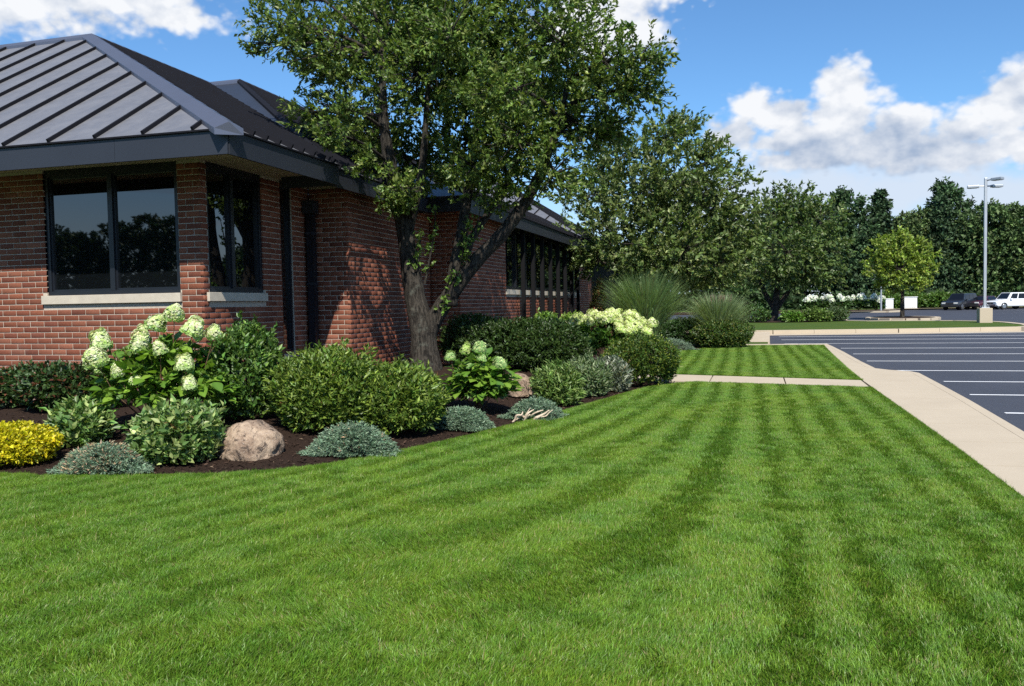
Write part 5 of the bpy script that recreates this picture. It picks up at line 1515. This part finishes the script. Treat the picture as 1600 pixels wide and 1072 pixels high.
# ------------------------------------------------------------------ grass
def grass_patch(seed, size=0.13, n=300, hgt=0.035, wid=0.0040):
    rng = np.random.default_rng(seed)
    x = rng.uniform(-size / 2, size / 2, n) * 1.08; y = rng.uniform(-size / 2, size / 2, n) * 1.08
    h = hgt * np.exp(rng.normal(0, 0.22, n)); a = rng.uniform(0, 2 * math.pi, n)
    w = wid * rng.uniform(0.7, 1.3, n)
    lean = np.stack([rng.normal(0, 0.30, n), rng.normal(0.31, 0.31, n)], 1)
    s = np.stack([np.cos(a), np.sin(a)], 1)
    p0 = np.stack([x, y, np.zeros(n) - 0.004], 1)
    p1 = p0 + np.concatenate([lean * (h * 0.35)[:, None], (h * 0.58)[:, None]], 1)
    p2 = p0 + np.concatenate([lean * h[:, None] * 1.15, (h * 0.94)[:, None]], 1)
    sv = np.concatenate([s * (w / 2)[:, None], np.zeros((n, 1))], 1)
    V = np.stack([p0 - sv, p0 + sv, p1 - sv * .9, p1 + sv * .9, p2], 1).reshape(-1, 3)
    i = np.arange(n)[:, None] * 5
    F = np.concatenate([i + np.array([[0, 1, 3]]), i + np.array([[0, 3, 2]]), i + np.array([[2, 3, 4]])])
    c = np.array((0.128, 0.240, 0.023)) * np.exp(rng.normal(0, 0.24, (n, 1))) * np.exp(rng.normal(0, 0.08, (n, 3)))
    k = rng.random(n) < 0.055; c[k] = np.array((0.27, 0.25, 0.10)) * np.exp(rng.normal(0, .25, (k.sum(), 1)))
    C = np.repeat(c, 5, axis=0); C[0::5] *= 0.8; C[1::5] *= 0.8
    me = np_mesh('grass_patch', V, F, C); me.materials.append(MAT['grass_blade']); return me


def stripe(x, y):
    """mowing lanes: along the kerb on the right, sweeping with the bed on the left"""
    w = np.clip((0.2 - x) / 3.0, 0, 1)
    u = x + w * 0.030 * np.maximum(0, 17 - y) ** 1.75
    return u


def lawn_grass(name, label, poly, x0, x1, y0, y1, step, scale, cols, seed, lane=0.20):
    rng = np.random.default_rng(seed)
    gx, gy = np.meshgrid(np.arange(x0, x1, step), np.arange(y0, y1, step)); x = gx.ravel() + rng.uniform(-.4, .4, gx.size) * step; y = gy.ravel() + rng.uniform(-.4, .4, gx.size) * step
    # keep patches whose centre, drawn in a little, lies on the lawn; the rim is filled with small tufts
    k = inside(poly, x, y)
    x, y = x[k], y[k]
    P = np.array(poly); dist = np.full(len(x), 1e9)
    for i in range(len(P)):
        a, b = P[i], P[(i + 1) % len(P)]; d = b - a; L2 = max(d @ d, 1e-9); t = np.clip(((x - a[0]) * d[0] + (y - a[1]) * d[1]) / L2, 0, 1)
        dist = np.minimum(dist, np.hypot(x - a[0] - t * d[0], y - a[1] - t * d[1]))
    k = dist > 0.06 * scale; xs, ys = [x[k]], [y[k]]; sc = [np.full(k.sum(), scale)]
    for i in range(len(P)):
        a, b = P[i], P[(i + 1) % len(P)]; L = np.linalg.norm(b - a)
        if min(a[1], b[1]) < 2 or min(a[0], b[0]) < -13: continue
        d = (b - a) / L; nr = np.array((-d[1], d[0])); m = max(1, int(L / 0.05))
        for row, off in ((0, 0.032), (1, 0.07)):
            t = (np.arange(m) + rng.random(m)) / m
            q = a + d * (t * L)[:, None]
            for sgn in (1, -1):
                qq = q + nr * sgn * off; kk = inside(poly, qq[:, 0], qq[:, 1]); xs.append(qq[kk, 0]); ys.append(qq[kk, 1]); sc.append(np.full(kk.sum(), 0.5))
    x, y, s = np.concatenate(xs), np.concatenate(ys), np.concatenate(sc)
    ln = np.floor((stripe(x, y) + rng.normal(0, 0.012, len(x)) + 0.02 * np.sin(y * 0.7)) / lane).astype(int) % 2
    e = 0.02; gx_ = (stripe(x + e, y) - stripe(x, y)) / e; gy_ = (stripe(x, y + e) - stripe(x, y)) / e
    along = np.arctan2(gx_, -gy_)                      # tangent of the lane
    rz = along - math.pi / 2 + np.where(ln == 0, 0, math.pi) + rng.normal(0, 0.18, len(x))
    # trampled and uneven spots where the lanes fade
    pt = np.array([noise.noise(Vector((a * 0.55, b * 0.40, seed * 5.0))) + 0.5 * noise.noise(Vector((a * 1.9, b * 1.3, seed * 9.0))) for a, b in zip(x, y)])
    mess = rng.random(len(x)) < np.clip(0.08 + 0.8 * pt, 0.04, 0.6)
    rz[mess] = rng.uniform(0, 2 * math.pi, mess.sum())
    me = bpy.data.meshes.new(name); me.vertices.add(len(x))
    V = np.stack([x, y, tera(y) + 0.0], 1).astype(np.float32); me.vertices.foreach_set('co', V.ravel())
    R = np.zeros((len(x), 3), np.float32); R[:, 2] = rz; R[:, 0] = rng.normal(0, .03, len(x))
    S = np.stack([s, s, np.where(s < 0.6, 1.0, 1.0) * (scale if scale > 1.2 else 1) ** 0.5 * np.exp(rng.normal(0, 0.10, len(x)))], 1).astype(np.float32)
    me.attributes.new('rot', 'FLOAT_VECTOR', 'POINT').data.foreach_set('vector', R.ravel())
    me.attributes.new('scl', 'FLOAT_VECTOR', 'POINT').data.foreach_set('vector', S.ravel())
    me.attributes.new('idx', 'INT', 'POINT').data.foreach_set('value', rng.integers(0, len(cols.objects), len(x)).astype(np.int32))
    o = link(name, me, None, None, kind='stuff'); tag(o, label, 'grass')
    ng = bpy.data.node_groups.new(name, 'GeometryNodeTree')
    ng.interface.new_socket('Geometry', in_out='INPUT', socket_type='NodeSocketGeometry'); ng.interface.new_socket('Geometry', in_out='OUTPUT', socket_type='NodeSocketGeometry')
    gi = ng.nodes.new('NodeGroupInput'); go = ng.nodes.new('NodeGroupOutput'); iop = ng.nodes.new('GeometryNodeInstanceOnPoints'); ci = ng.nodes.new('GeometryNodeCollectionInfo')
    ci.inputs['Collection'].default_value = cols; ci.inputs['Separate Children'].default_value = True; ci.inputs['Reset Children'].default_value = True
    iop.inputs['Pick Instance'].default_value = True

    def na(nm, typ):
        n = ng.nodes.new('GeometryNodeInputNamedAttribute'); n.data_type = typ; n.inputs['Name'].default_value = nm; return n.outputs['Attribute']
    ng.links.new(gi.outputs[0], iop.inputs['Points']); ng.links.new(ci.outputs[0], iop.inputs['Instance'])
    ng.links.new(na('idx', 'INT'), iop.inputs['Instance Index']); ng.links.new(na('rot', 'FLOAT_VECTOR'), iop.inputs['Rotation']); ng.links.new(na('scl', 'FLOAT_VECTOR'), iop.inputs['Scale'])
    ng.links.new(iop.outputs[0], go.inputs[0])
    md = o.modifiers.new('blades', 'NODES'); md.node_group = ng
    return o


gcol = bpy.data.collections.new('grass_patches')
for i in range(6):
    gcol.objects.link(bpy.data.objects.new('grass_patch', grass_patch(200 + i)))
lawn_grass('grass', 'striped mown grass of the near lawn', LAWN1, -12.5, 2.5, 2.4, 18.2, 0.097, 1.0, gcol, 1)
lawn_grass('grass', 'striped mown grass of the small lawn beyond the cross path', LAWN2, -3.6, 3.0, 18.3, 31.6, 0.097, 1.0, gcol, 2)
